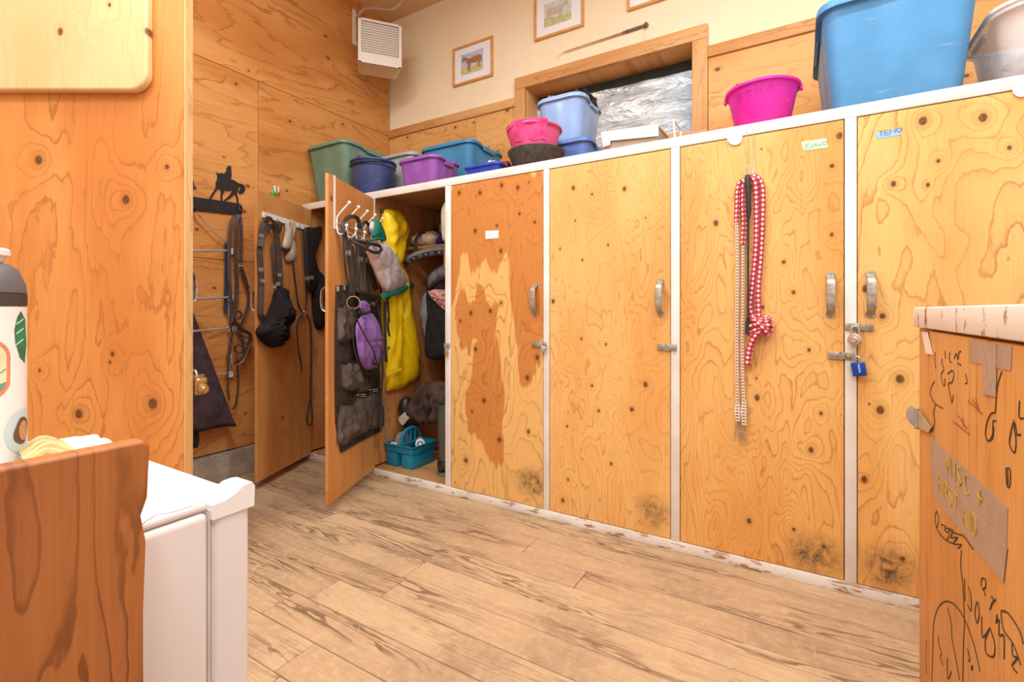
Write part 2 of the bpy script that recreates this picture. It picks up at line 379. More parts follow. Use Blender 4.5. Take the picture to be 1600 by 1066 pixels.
while y < YL + 0.03:
    x = XW + 0.01 - rr.uniform(0, 1.6)
    while x < XR:
        ln = rr.choice((1.83, 2.44, 3.05, 3.66)); a = max(x, XW + 0.012); b = min(x + ln, XR)
        if b - a > 0.15:
            k = round(b - a, 2)
            if k not in plank_cache: plank_cache[k] = M().rbar((0, 0.0014, -0.022), (b - a - 0.0022, PWID - 0.0014, 0.0), 0.002, 1).mesh('plank')
            o = bpy.data.objects.new('plank', plank_cache[k]); link(o, fl); o.location = (a, y, -0.0006 * rr.random())
            if not o.data.materials: o.data.materials.append(m_floor)
        x += ln
    y += PWID; row += 1

# left wall: horizontal plywood sheets on a concrete curb
m_wl = ply('wall_plywood', rgb(226, 158, 88), rgb(206, 132, 64), rgb(160, 92, 40), 'z', 'y', K=13, fu=3.2, fv=0.55, pin=0.25, seed=1.7, lstr=0.8)
wl = struct('wall_left', M().bar((XW - 0.14, YR, 0), (XW - 0.014, YB + 0.14, ZC)), m_sub)
for (y0, y1, z0, z1) in ((YR, 0.66, .178, 1.39), (0.663, 3.105, .178, 1.39), (YR, -0.54, 1.393, 2.62), (-0.537, 1.9, 1.393, 2.62), (1.903, 3.105, 1.393, 2.62), (YR, 0.66, 2.623, ZC), (0.663, 3.105, 2.623, ZC)):
    m = M().rbar((-0.014, 0, 0), (0, y1 - y0, z1 - z0), 0.0015, 1); o = bpy.data.objects.new('panel', m.mesh('panel')); o.data.materials.append(m_wl)
    link(o, wl); o.location = (XW, y0, z0)
def concrete():
    n = NT('concrete'); o, x, y, z = n.coords()
    c = n.mix(n.ss(n.noise(o, 6, 6, 0.65), 0.3, 0.7), rgb(192, 176, 156), rgb(150, 136, 120)); c = n.mix(n.ss(n.noise(o, 60, 3), 0.62, 0.72), c, rgb(112, 98, 84))
    n.bump(n.noise(o, 50, 5), 0.004, 0.5); return n.out(c, 0.9)
m_conc = concrete()
struct('baseboard_left', M().rbar((XW - 0.012, YR, 0), (XW + 0.035, YB, 0.172), 0.006), m_conc)

# back wall: cream board above, plywood wainscot below, chair rail
m_cream = solid('cream_wall_paint', rgb(255, 234, 196), 0.75, 0, 0.02, 3, 0.05, 120)
m_ceil = solid('ceiling_paint', rgb(236, 196, 146), 0.8, 0, 0.05, 3)
WX0, WX1, WZ0, WZ1 = -1.742, -0.567, 2.17, 2.72
wb = M()
wb.bar((XW - 0.14, YB + 0.012, 0), (WX0, YB + 0.2, ZC)).bar((WX1, YB + 0.012, 0), (XR, YB + 0.2, ZC)).bar((WX0, YB + 0.012, WZ1), (WX1, YB + 0.2, ZC)).bar((WX0, YB + 0.012, 0), (WX1, YB + 0.2, WZ0))
wbo = struct('wall_back', wb, m_cream)
m_wb = ply('wainscot_plywood', rgb(238, 180, 108), rgb(222, 152, 78), rgb(186, 116, 54), 'z', 'x', K=9, fu=3.5, fv=0.7, pin=0.8, seed=6.1, lstr=0.7)
for (x0, x1) in ((XW, -2.2), (-2.197, -1.83), (-0.478, 0.25), (0.253, XR)):
    o = bpy.data.objects.new('panel', M().rbar((0, 0, 0), (x1 - x0, 0.012, 0.85), 0.0015, 1).mesh('panel')); o.data.materials.append(m_wb); link(o, wbo); o.location = (x0, YB, 1.75)
struct('trim_1', M().rbar((XW, YB - 0.014, 2.6), (-1.83, YB + 0.012, 2.668), 0.003), m_pine)
struct('trim_2', M().rbar((-0.478, YB - 0.014, 2.6), (XR, YB + 0.012, 2.668), 0.003), m_pine)
struct('ceiling', M().bar((XW - 0.14, YR - 0.14, ZC), (XR + 0.14, YB + 0.2, ZC + 0.1)), m_ceil)
m_plain = solid('white_wall_paint', rgb(214, 216, 220), 0.8, 0, 0.03, 3)
struct('wall_right', M().bar((XR, YR - 0.14, 0), (XR + 0.14, YB + 0.2, ZC)), m_plain)
struct('wall_rear', M().bar((XW - 0.14, YR - 0.14, 0), (XR, YR, ZC)), m_plain)

# window: casing, reveal, dark glass and a crinkled silver insulation sheet
wn = T('window_1', None, None, (-1.15, YB, WZ0), kind='structure')
for nm, lo, hi, mt in (('casing', (WX0 - 0.088, YB - 0.02, WZ1 - .002), (WX1 + 0.088, YB + 0.014, WZ1 + 0.085), m_pine), ('casing', (WX0 - 0.088, YB - 0.02, WZ0 - 0.085), (WX1 + 0.088, YB + 0.014, WZ0), m_pine),
                       ('casing', (WX0 - 0.088, YB - 0.018, WZ0), (WX0, YB + 0.014, WZ1 - .002), m_pinev), ('casing', (WX1, YB - 0.018, WZ0), (WX1 + 0.088, YB + 0.014, WZ1 - .002), m_pinev),
                       ('reveal', (WX0 - 0.004, YB + 0.012, WZ1 - 0.006), (WX1 + 0.004, YB + 0.2, WZ1 + 0.012), m_pine), ('reveal', (WX0 - 0.01, YB + 0.012, WZ0), (WX0 + 0.006, YB + 0.2, WZ1), m_pinev),
                       ('reveal', (WX1 - 0.006, YB + 0.012, WZ0), (WX1 + 0.01, YB + 0.2, WZ1), m_pinev), ('sill', (WX0, YB + 0.0, WZ0 - 0.012), (WX1, YB + 0.2, WZ0 + 0.008), m_pine)):
    wn.part(nm, M().rbar(lo, hi, 0.003), mt)
wn.part('pane', M().bar((WX0, YB + 0.196, WZ0), (WX1, YB + 0.202, WZ1)), solid('dark_glass', rgb(58, 72, 62), 0.1, 0, 0.1))
def foil_mat():
    n = NT('silver_insulation'); o, x, y, z = n.coords()
    vx = n.comb(n.ma('MULTIPLY', x, 3.0), 0.0, n.ma('MULTIPLY', z, 11)); c = n.noise(vx, 1, 5, 0.6, 1.2)
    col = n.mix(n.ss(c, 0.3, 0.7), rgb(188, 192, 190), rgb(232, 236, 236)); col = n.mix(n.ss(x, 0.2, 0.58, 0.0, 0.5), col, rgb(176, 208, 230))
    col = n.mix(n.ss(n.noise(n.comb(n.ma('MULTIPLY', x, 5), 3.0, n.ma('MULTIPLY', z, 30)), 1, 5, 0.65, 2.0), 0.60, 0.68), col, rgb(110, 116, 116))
    n.bump(c, 0.05, 0.7); return n.out(col, 0.3, 0.35)
def foil(u, v):
    x = WX0 + 0.006 + (WX1 - WX0 - 0.012) * u; z = WZ0 + 0.008 + (WZ1 - WZ0 - 0.075 - 0.02 * u) * v
    return (x, YB + 0.182 - 0.013 * mnoise.noise(Vector((x * 4, z * 11, 1))) - 0.008 * mnoise.noise(Vector((x * 9 + z * 14, z * 24, 7))) - 0.008, z)
wn.part('insulation_sheet', M().grid(foil, 60, 36, 0.002, (0, -1, 0)), foil_mat(), label='crinkled silver insulation sheet', ang=60)

# plywood room door swung in at the left, on a short return wall
DZ = 1.9; lat_free = (288 - CXP) / FPX * DZ; DW = 1.06
door_hinge = FW * DZ + RT * (lat_free - DW)
PD = Plane(FW * DZ, -FW)
def dk(px, py, r): q = PD.at(px, py) - door_hinge; return (q.dot(RT), q.z - 0.015, r)
m_d1 = ply('room_door_plywood', rgb(226, 150, 78), rgb(212, 130, 60), rgb(168, 96, 42), K=12, fu=3.4, fv=0.5, pin=0.12, seed=11.0,
           knots=[dk(123, 647, .022), dk(239, 631, .026), dk(172, 566, .008), dk(62, 579, .008), dk(60, 250, .022), dk(197, 312, .022), dk(261, 261, .012)], lstr=0.8)
d1 = T('door_1', None, None, (door_hinge.x, door_hinge.y, 0.015), kind='structure')
d1.lpart('leaf', M().rbar((0, 0, 0), (DW, 0.045, 2.46), 0.002, 1), m_d1, d1.loc, YAW)
m_edge = ply('door_edge_pine', rgb(240, 200, 140), rgb(232, 184, 120), rgb(206, 146, 86), 'y', 'z', K=5, fu=14, fv=0.6, pin=0.1, seed=2.0)
d1.lpart('edge_strip', M().rbar((DW, -0.001, 0), (DW + 0.004, 0.046, 2.46), 0.001, 1), m_edge, d1.loc, YAW)
m_board = ply('pale_board', rgb(234, 196, 140), rgb(228, 184, 126), rgb(206, 154, 98), 'x', 'z', K=4, fu=5, fv=0.5, pin=0.3, seed=8.8, lstr=0.4)
bx1 = DW + ((240 - 288) / FPX) * DZ; bz0 = EYE + (HOR - 147) / FPX * DZ - 0.015
poly = [(0.06, bz0 + 0.42), (0.06, bz0)]
poly += [(bx1 - 0.07 + 0.07 * math.sin(a), bz0 + 0.07 - 0.07 * math.cos(a)) for a in [i * PI / 16 for i in range(9)]] + [(bx1, bz0 + 0.42)]
brd = M(); brd.slab([(x, 0, z) for x, z in poly], (0, -1, 0), 0.036)
bo = d1.lpart('pale_board', brd, m_board, d1.loc, YAW, label='pale round-cornered board')
bv = bo.modifiers.new('round', 'BEVEL'); bv.width = 0.009; bv.segments = 3; bv.limit_method = 'ANGLE'
# its pull handle, seen edge-on past the free edge
def pull(mt=m_dsteel):
    """door pull: foot plates at z=+-0.087, bow standing off towards -y"""
    m = M(); pts = [(0, -0.003, -0.073), (0, -0.012, -0.066), (0, -0.036, -0.05), (0, -0.042, 0), (0, -0.036, 0.05), (0, -0.012, 0.066), (0, -0.003, 0.073)]
    m.strap(pts, [0.028, 0.027, 0.029, 0.031, 0.029, 0.027, 0.028], 0.006, (0, -1, 0), 5)
    for s in (-1, 1):
        c = [(0.0165 * math.sin(a), 0, s * (0.074 + 0.0135 * math.cos(a)) if abs(a) < 99 else 0) for a in [i * 2 * PI / 16 for i in range(16)]]
        m.slab(c, (0, -1, 0), 0.004); m.lathe([(0.004, 0), (0.003, 0.0015), (0, 0.002)], (0, -0.004, s * 0.081), 8, Matrix.Rotation(PI / 2, 3, 'X'))
    return m
hm = M(); src = pull()
hb = bpy.data.objects.new('handle', src.mesh('handle')); hb.data.materials.append(m_dsteel); link(hb, d1.o)
q = Vector((0, 0, 0)) + RT * (DW - 0.022) + FW * 0.047; hb.location = (q.x, q.y, EYE + (HOR - 449) / FPX * 1.95 - 0.015); hb.rotation_euler = (0, 0, YAW + PI)
m_rw = solid('return_wall_paint', rgb(236, 200, 150), 0.8)
struct('wall_partition', M().bar((XW - 0.013, door_hinge.y - 0.14, 0), (door_hinge.x - 0.006, door_hinge.y - 0.02, ZC)), m_rw)

# ceiling strip lights (off the picture) that light the room
m_emit = NT('lamp_diffuser'); m_emit.b.inputs['Emission Color'].default_value = LIGHT_COL + (1,); m_emit.b.inputs['Emission Strength'].default_value = 4.0; m_emit = m_emit.m
for i, (lx, ly) in enumerate(LAMPS):
    t = T('ceiling_strip_light', 'long white ceiling strip light with a glowing diffuser', 'lamp', (lx, ly, ZC - 0.1), group='strip lights under the ceiling')
    t.part('housing', M().rbar((lx - 0.62, ly - 0.1, ZC - 0.07), (lx + 0.62, ly + 0.1, ZC), 0.008), m_white)
    t.part('diffuser', M().rbar((lx - 0.6, ly - 0.085, ZC - 0.1), (lx + 0.6, ly + 0.085, ZC - 0.07), 0.012), m_emit)
    ld = bpy.data.lights.new('strip_glow', 'AREA'); ld.shape = 'RECTANGLE'; ld.size = 1.2; ld.size_y = 0.18; ld.energy = LIGHT_POWER; ld.color = LIGHT_COL
    lo = bpy.data.objects.new('strip_glow', ld); lo.location = (0, 0, -0.004); link(lo, t.o)

# ================================================================ locker bank
BAYS = [(-3.017, -2.416), (-2.378, -1.775), (-1.735, -1.132), (-1.099, -0.494), (-0.456, 0.145), (0.182, 0.785), (0.822, 1.42)]
ZT = 1.839
lk = T('locker_bank', 'built-in bank of plywood lockers with a white painted frame along the wall', 'lockers', (-0.8, YL + 0.45, 0))
lk.part('bottom_rail', M().rbar((-3.09, YL, 0.0), (1.46, YL + 0.02, 0.045), 0.002), m_paint, label='worn white painted bottom rail')
lk.part('top_rail', M().rbar((-3.09, YL, ZT - 0.045), (1.46, YL + 0.02, ZT), 0.002), m_paint)
for a, b in [(-3.055, -3.017)] + [(BAYS[i][1], BAYS[i + 1][0]) for i in range(6)] + [(1.42, 1.46)]:
    lk.part('stile', M().rbar((a, YL, 0.0452), (b, YL + 0.02, ZT - 0.0452), 0.002), m_paint)
m_in = ply('locker_inside_plywood', rgb(206, 142, 84), rgb(186, 118, 62), rgb(150, 88, 42), 'y', 'z', K=10, fu=3, fv=0.6, pin=0.35, seed=14)
m_inh = ply('locker_board_plywood', rgb(206, 150, 96), rgb(190, 132, 80), rgb(156, 100, 54), 'y', 'x', K=8, fu=3, fv=0.6, pin=0.3, seed=15)
for a, b in [(-3.055, -3.017)] + [(BAYS[i][1], BAYS[i + 1][0]) for i in range(6)] + [(1.42, 1.46)]:
    c = (a + b) / 2; hw = (b - a) / 2 if abs(c + 2.397) < 0.01 else 0.009
    lk.part('partition', M().bar((c - hw, YL + 0.0202, 0.06), (c + hw, YB - 0.004, ZT - 0.02)), m_in)
lk.part('deck', M().bar((-3.09, YL + 0.0202, ZT - 0.0198), (1.46, YB - 0.002, ZT)), m_inh)
lk.part('locker_floor', M().bar((-3.09, YL + 0.0202, 0.025), (1.46, YB - 0.002, 0.0455)), m_inh)
lk.part('back_panel', M().bar((-3.09, YB - 0.016, 0.046), (1.46, YB - 0.004, ZT - 0.02)), m_in)

DZ0, DZ1 = 0.048, ZT - 0.049
def loc3(bay, pts): 
    return [(lambda q: (q.x - BAYS[bay][0], q.z - DZ0, r))(PL.at(x, y)) for x, y, r in pts]
def ck(x0, y0, s, pts, r): return [(x0 + a / s, y0 + b / s, r) for a, b in pts]
K3 = ck(680, 260, 3.554, [(130, 148), (245, 147), (365, 105), (455, 118), (218, 358), (195, 815), (302, 803), (220, 1015)], .016) + ck(680, 260, 3.554, [(465, 263), (548, 310), (135, 858), (340, 330)], .011) \
   + ck(680, 530, 3.23, [(510, 92), (462, 195), (243, 310), (320, 508), (152, 613)], .017) + ck(680, 530, 3.23, [(515, 722), (183, 365)], .01)
K4 = ck(680, 260, 3.554, [(763, 120), (1048, 125), (650, 750)], .014) + ck(680, 260, 3.554, [(865, 155), (688, 458), (813, 520), (808, 958), (945, 988), (955, 437)], .008) \
   + ck(680, 530, 3.23, [(787, 235), (662, 440), (667, 710), (885, 630), (820, 362)], .009) + ck(680, 530, 3.23, [(988, 355), (640, 815)], .013)
K5 = ck(1040, 180, 2.96, [(765, 235), (765, 553), (543, 680), (587, 820)], .010) + ck(1040, 180, 2.96, [(800, 95)], .016) \
   + ck(1040, 530, 2.48, [(553, 42), (597, 288), (608, 805), (493, 738)], .009) + ck(1040, 530, 2.48, [(560, 430), (320, 705)], .014)
K6 = ck(1040, 180, 2.96, [(1048, 318), (1000, 930)], .013) + ck(1040, 530, 2.48, [(905, 155), (828, 275)], .019) + ck(1040, 530, 2.48, [(915, 852)], .01) + ck(1040, 0, 2.857, [(1145, 540), (1412, 525)], .019) + ck(1040, 0, 2.857, [(1215, 718), (1530, 660)], .009)
def ell(bay, x0, y0, s, cx, cy, rx, rz):
    q = PL.at(x0 + cx / s, y0 + cy / s); return (q.x - BAYS[bay][0], q.z - DZ0, rx, rz)
def smd(bay, px, py, rx, rz, st): q = PL.at(px, py); return (q.x - BAYS[bay][0], q.z - DZ0, rx, rz, st)
m_b3 = ply('locker_door_streaked', rgb(238, 184, 110), rgb(210, 134, 66), rgb(160, 92, 40), knots=loc3(2, K3), K=13, fu=4.0, fv=0.8, pin=0.1, seed=21, tone=(0.8, 0.9), lstr=0.75,
            patches=[(.3, 1.56, .40, .30), (.52, 1.2, .13, .42), ell(2, 680, 530, 3.23, 262, 300, .095, .36), ell(2, 680, 530, 3.23, 480, 60, .07, .22), ell(2, 680, 260, 3.554, 230, 850, .13, .16), (.02, 1.3, .06, .2)],
            smudges=[smd(2, 830, 755, .14, .12, 1.3)])
m_b4 = ply('locker_door_pale', rgb(240, 186, 112), rgb(232, 168, 92), rgb(192, 124, 62), knots=loc3(3, K4), K=17, fu=6.0, fv=2.0, pin=0.15, seed=33, lstr=0.75, smudges=[smd(3, 1020, 800, .12, .11, 1.3)])
m_b5 = ply('locker_door_honey', rgb(240, 184, 108), rgb(230, 162, 84), rgb(184, 112, 52), knots=loc3(4, K5), K=19, fu=6.5, fv=1.7, pin=0.15, seed=47, lstr=0.8, smudges=[smd(4, 1270, 868, .14, .12, 1.4), smd(4, 1175, 830, .02, .05, .0)])
m_b6 = ply('locker_door_knotty', rgb(244, 192, 116), rgb(234, 168, 88), rgb(188, 116, 54), knots=loc3(5, K6), K=11, fu=4.5, fv=1.5, pin=0.2, seed=58, lstr=0.75, smudges=[smd(5, 1385, 890, .12, .12, 1.4)])
m_bo = ply('locker_door_inside', rgb(220, 154, 88), rgb(206, 136, 70), rgb(170, 102, 48), K=4, fu=6, fv=0.45, pin=0.25, seed=70, lstr=0.45)
OPEN = math.atan2(1.651 - 2.2, 0.2415)
doors = {}
for i, (a, b) in enumerate(BAYS):
    w = b - a - 0.006; rot = OPEN if i < 2 else 0
    mt = {0: m_bo, 1: m_bo, 2: m_b3, 3: m_b4, 4: m_b5, 5: m_b6, 6: m_b4}[i]
    yf = YL + (0.002 if i > 1 else -0.001)
    d = lk.lpart('door', M().rbar((0, 0, 0), (w, 0.018, DZ1 - DZ0), 0.0015, 1), mt, (a + 0.003, yf, DZ0), rot)
    doors[i] = d
    if i < 6:
        h = bpy.data.objects.new('handle', hb.data); link(h, d)
        hx = 0.038 if i == 5 else w - 0.042
        h.location = (hx, -0.0, 1.128 - DZ0)
# open-door inside faces as planes
def dplane(i):
    h = Vector((BAYS[i][0] + 0.003, YL - 0.001, 0)); u = Vector((math.cos(OPEN), math.sin(OPEN), 0)); n = Vector((-math.sin(OPEN), math.cos(OPEN), 0))
    return Plane(h + n * 0.018, n), u
PD1, U1 = dplane(0); PD2, U2 = dplane(1); ND = PD1.n
# hasps
def hasp(px, py, left=0.05, right=0.035, flip=1):
    q = PL.at(px, py, 0.0); m = M(); s = flip
    m.rbar((min(q.x - left * s, q.x + right * s), YL - 0.006, q.z - 0.014), (max(q.x - left * s, q.x + right * s), YL - 0.002, q.z + 0.014), 0.002)
    m.tube([(q.x - left * s * .2, YL - 0.004, q.z - 0.014), (q.x - left * s * .2, YL - 0.004, q.z + 0.014)], 0.0045, 8)
    m.tube([(q.x + right * s * .4 - 0.001, YL - 0.002, q.z + 0.0)] + [(q.x + right * s * .4 + 0.006 * math.cos(a) , YL - 0.006 - 0.012 * math.sin(a), q.z) for a in [i * PI / 8 for i in range(9)]], 0.0028, 8)
    for dx in (-left * .75, -left * .45): m.lathe([(0.004, 0), (0.003, 0.0018), (0, 0.0022)], (q.x + dx * s, YL - 0.006, q.z), 8, Matrix.Rotation(PI / 2, 3, 'X'))
    return m, q
hq = {}
for i, (px, py, fl_) in {2: (845, 538, 1), 3: (1045, 543, 1), 4: (1318, 556, 1), 5: (1338, 511, -1)}.items():
    m, q = hasp(px, py, flip=fl_); lk.part('hasp', m, m_dsteel, label='galvanised hasp'); hq[i] = q
m, q = hasp(697, 540, left=0.012, right=0.03); lk.part('hasp', m, m_dsteel); hq[1] = q

# ---------------------------------------------------------------- right-hand cabinet
m_cab = ply('scribbled_cabinet_wood', rgb(222, 158, 88), rgb(206, 138, 68), rgb(160, 96, 44), 'y', 'z', K=9, fu=24, fv=0.3, pin=0.08, seed=81, lstr=0.75)
def chipped():
    n = NT('chipped_white_board'); o, x, y, z = n.coords()
    f = n.ss(n.noise(n.comb(n.ma('MULTIPLY', x, 10), n.ma('MULTIPLY', y, 24), n.ma('MULTIPLY', z, 12)), 1, 5, 0.7), 0.58, 0.66)
    return n.out(n.mix(f, rgb(240, 230, 216), rgb(146, 112, 84)), 0.55)
cb = T('storage_cabinet', 'waist-high wooden cabinet covered in marker scribbles and grey duct tape', 'cabinet', (0.55, 1.0, 0))
cb.part('carcass', M().bar((XC + 0.018, 0.5, 0.06), (0.84, 1.482, 1.026)).bar((XC + 0.05, 0.52, 0), (0.8, 1.46, 0.06)), m_cab)
cb.part('stile', M().rbar((XC + 0.004, 1.358, 0.06), (XC + 0.018, 1.482, 1.026), 0.002), m_cab)
cdoor = cb.part('door', M().rbar((XC, 0.52, 0.07), (XC + 0.0178, 1.355, 1.0235), 0.002), m_cab)
cb.part('top_board', M().rbar((XC - 0.006, 0.48, 1.0285), (0.86, 1.492, 1.0755), 0.004), chipped(), label='chipped white painted top board')
m_duct = solid('duct_tape', rgb(176, 152, 136), 0.4, 0.1, 0.08, 30, 0.3, 400)
m_duct2 = solid('duct_tape_ribbed', rgb(182, 156, 138), 0.45, 0.1, 0.14, 90, 0.4, 400)
def tape(pts, mt, off=0.0, th=0.0007, nm='tape'):
    m = M(); m.slab([PC.at(x, y, off + 0.0003) for x, y in pts], (-1, 0, 0), th); return cb.part(nm, m, mt, cdoor)
tape([(1455, 683), (1575, 793), (1573, 856), (1455, 727)], m_duct)
tape([(1455, 728), (1574, 857), (1568, 911), (1461, 778)], m_duct, 0.0006)
tape(crop(1440, 510, 5.925, [(450, 130), (840, 185), (830, 410), (690, 390), (520, 345), (445, 330)]), m_duct)
tape(crop(1440, 510, 5.925, [(570, 150), (695, 170), (690, 655), (570, 630)]), m_duct2, 0.0008)
tape(crop(1440, 510, 5.925, [(0, 50), (55, 55), (105, 265), (40, 248)]), solid('pale_tape', rgb(236, 228, 220), 0.5), 0.0008)
q = PC.at(1470, 716, 0.0022); rt = (PC.at(1560, 800) - PC.at(1470, 716)); rt.z = 0; rt.normalize()
for txt, px, py, sz, ad in (('MISC +', 1479, 738, 0.034, 1.35), ('FIRST AID', 1466, 766, 0.034, 1.05)):
    q = PC.at(px, py, 0.0022); write(cb, txt, q, rt, (0, 0, 1), sz, 0.0019, (-1, 0, 0), m_gold, cdoor, ad)
SCR = [crop(1440, 860, 5.175, p) for p in (
    [(80, 1060), (90, 800), (95, 600), (130, 470), (185, 415), (250, 430), (320, 510), (380, 640), (420, 760), (450, 880), (470, 980)], [(320, 0), (315, 140), (330, 260), (345, 560), (340, 700), (330, 1060)],
    [(210, 470), (240, 600), (245, 720), (280, 900), (305, 1050)], [(345, 230), (350, 410)], [(375, 300), (395, 350), (400, 490), (370, 440)], [(445, 415), (430, 500), (445, 590), (465, 520), (455, 415)],
    [(485, 535), (490, 705), (550, 630), (515, 720), (520, 830), (580, 860), (590, 760), (555, 640)], [(610, 520), (600, 590), (625, 560), (625, 690), (665, 690), (665, 880)],
    [(550, 480), (580, 400), (560, 375)], [(560, 440), (600, 395)], [(480, 290), (485, 230), (515, 240), (515, 300), (490, 310)], [(500, 320), (515, 370)],
    [(640, 490), (700, 510), (790, 650), (820, 760)], [(640, 500), (660, 640), (740, 760), (800, 930)], [(730, 740), (735, 850), (775, 870), (730, 930), (770, 990)],
    [(135, 690), (140, 770), (160, 830), (150, 860), (170, 930)], [(40, 730), (35, 850), (40, 1000)], [(205, 870), (210, 1040), (240, 980)], [(370, 800), (390, 890), (375, 890)], [(405, 930), (400, 970), (412, 950), (405, 930)])]
SCR += [crop(1440, 660, 5.33, p) for p in ([(120, 740), (110, 800), (125, 880), (140, 800), (125, 740)], [(110, 800), (130, 900), (200, 980), (260, 1010)], [(160, 850), (200, 870), (190, 900), (230, 930), (210, 980)], [(200, 880), (260, 900), (240, 960), (300, 960), (260, 1010), (330, 1020), (300, 1050)],
       [(220, 900), (300, 930), (350, 950), (400, 1020), (430, 1060)], [(540, 20), (530, 100), (550, 155), (590, 130), (600, 40)], [(770, 0), (775, 90), (825, 105)], [(745, 80), (730, 180), (770, 255), (785, 180), (780, 100)], [(700, 390), (710, 530), (735, 520), (735, 390), (700, 390)], [(715, 400), (718, 520)])]
SCR += [crop(1440, 510, 5.925, p) for p in ([(190, 300), (185, 340), (205, 400), (180, 440), (190, 520), (212, 550), (215, 480)], [(240, 440), (280, 410), (298, 440), (280, 520), (245, 530), (265, 640), (280, 710), (290, 640)], [(330, 340), (365, 360)], [(215, 230), (220, 300)], [(260, 240), (255, 310), (275, 335)], [(300, 300), (320, 250), (335, 310), (345, 240), (365, 235)],
       [(125, 240), (120, 310), (130, 390)], [(120, 510), (90, 560), (80, 640), (130, 720), (195, 760)], [(130, 720), (110, 800), (120, 900), (80, 980), (50, 970)], [(405, 440), (420, 520), (400, 530)], [(740, 420), (700, 560), (680, 800)], [(680, 800), (640, 810), (600, 900), (590, 1010), (620, 1060), (655, 1000), (660, 880), (690, 880)],
       [(905, 690), (900, 840), (940, 850)], [(850, 870), (870, 930), (880, 1000), (910, 1000)], [(845, 890), (820, 1000), (810, 1060)])]
for p in SCR: cb.part('marker_stroke', M().tube([PC.at(x, y, 0.0006) for x, y in p], 0.0013, 5, smooth=3, flat=0.35, up=(-1, 0, 0)), m_marker, cdoor, label='black marker scribble')
for p in ([(430, 690), (560, 810)], [(470, 680), (530, 770)], [(500, 660), (520, 740)], [(290, 880), (440, 1000)], [(340, 830), (420, 950)], [(380, 850), (390, 930)]):
    cb.part('marker_stroke', M().tube([PC.at(x, y, 0.0006) for x, y in crop(1440, 510, 5.925, p)], 0.0014, 5, flat=0.35, up=(-1, 0, 0)), m_redmark, cdoor, label='red marker stroke')
mh = M(); q = PC.at(1433, 653, 0.004)
mh.tube([q + Vector((-.001, 0, -0.026)), q + Vector((-.001, 0, 0.022))], 0.0055, 10)
mh.slab([PC.at(x, y, 0.003) for x, y in ((1434, 640), (1456, 668), (1452, 676), (1434, 668))], (-1, 0, 0), 0.002)
hp = Plane(q, (-0.35, -1, 0))
mh.slab([hp.at(x, y) for x, y in ((1432, 640), (1424, 634), (1416, 641), (1416, 653), (1424, 664), (1432, 668))], (0.35, 1, 0), 0.002)
cb.part('hinge', mh, m_steel, label='galvanised hinge standing off the cabinet edge')

# ---------------------------------------------------------------- left foreground: freezer and board
XF = -0.566
fr = T('freezer', 'small white upright freezer behind the rough brown board', 'freezer', (-0.83, 0.02, 0))
m_fr = solid('freezer_enamel', rgb(228, 218, 212), 0.32, 0, 0.02, 8)
fr.part('body', M().rbar((-1.1, -0.26, 0.02), (XF, 0.2862, 0.842), 0.008, 3), m_fr)
fr.part('top_panel', M().rbar((-1.1, -0.26, 0.8425), (XF - 0.004, 0.2862, 0.851), 0.004, 2), m_fr)
fr.part('gasket', M().rbar((-1.09, 0.2863, 0.05), (XF - 0.004, 0.2899, 0.84), 0.001), solid('gasket', rgb(200, 190, 182), 0.6))
fd = fr.part('door', M().rbar((-1.1, 0.29, 0.045), (XF, 0.333, 0.838), 0.008, 3), m_fr)
cap = M(); cap.rbar((-1.101, 0.288, 0.8382), (XF + 0.001, 0.335, 0.8455), 0.003, 2)
fr.part('door_cap', cap, m_white, fd, label='white plastic door cap')
pr = [(0.2885, 0.832), (0.3365, 0.832), (0.3375, 0.856), (0.334, 0.8615), (0.324, 0.8605), (0.314, 0.8535), (0.302, 0.8495), (0.2885, 0.8485)]
lipm = M(); prs = [[Vector((XF + 0.0015 - 0.055 * k, a, 0.8325 + (b - 0.8325) * w)) for a, b in pr] for k, w in ((0, 1), (.6, 1), (.85, .88), (1, .6))]
n8 = len(pr); lipm.add([p for r in prs for p in r], [[i * n8 + j, i * n8 + (j + 1) % n8, (i + 1) * n8 + (j + 1) % n8, (i + 1) * n8 + j] for i in range(3) for j in range(n8)] + [list(range(n8)), [3 * n8 + j for j in range(n8)]])
fr.part('finger_lip', lipm, m_white, fd, label='raised finger lip at the door corner')
for x in (-1.05, -0.62):
    for yy in (-0.2, 0.24): fr.part('foot', M().lathe([(0, 0), (0.018, 0), (0.016, 0.021), (0, 0.021)], (x, yy, 0), 12), m_black)
sc = M(); sc.tube([atz(x, y, 0.8515) for x, y in crop(0, 660, 2.626, [(560, 430), (640, 380), (700, 370), (790, 343)])], 0.0007, 4, flat=0.3, up=(0, 0, 1))
fr.part('top_groove', sc, solid('groove_grey', rgb(150, 145, 140), 0.6))
m_rough = ply('weathered_board', rgb(182, 112, 60), rgb(156, 88, 44), rgb(80, 40, 20), 'y', 'z', K=22, fu=6, fv=0.9, pin=0.6, seed=97, lstr=0.95, rough=0.42, smudges=[(-0.1, 0.9, .1, .12, 1.0), (.28, .9, .07, .12, 1.0)])
bd = M(); zt = 0.952
bd.slab([(-0.5, -0.62, 0), (-0.5, 0.199, 0), (-0.5, 0.198, 0.80), (-0.5, 0.2, 0.86), (-0.5, 0.196, 0.885), (-0.5, 0.201, 0.90), (-0.5, 0.203, zt - 0.006), (-0.5, 0.198, zt), (-0.5, -0.62, zt)], (-1, 0, 0), 0.019)
bb = single('rough_board', bd, m_rough, 'weathered dark brown plywood board standing upright beside the white freezer', 'board', (-0.5, 0, 0))
bv = bb.modifiers.new('wear', 'BEVEL'); bv.width = 0.003; bv.segments = 2; bv.limit_method = 'ANGLE'
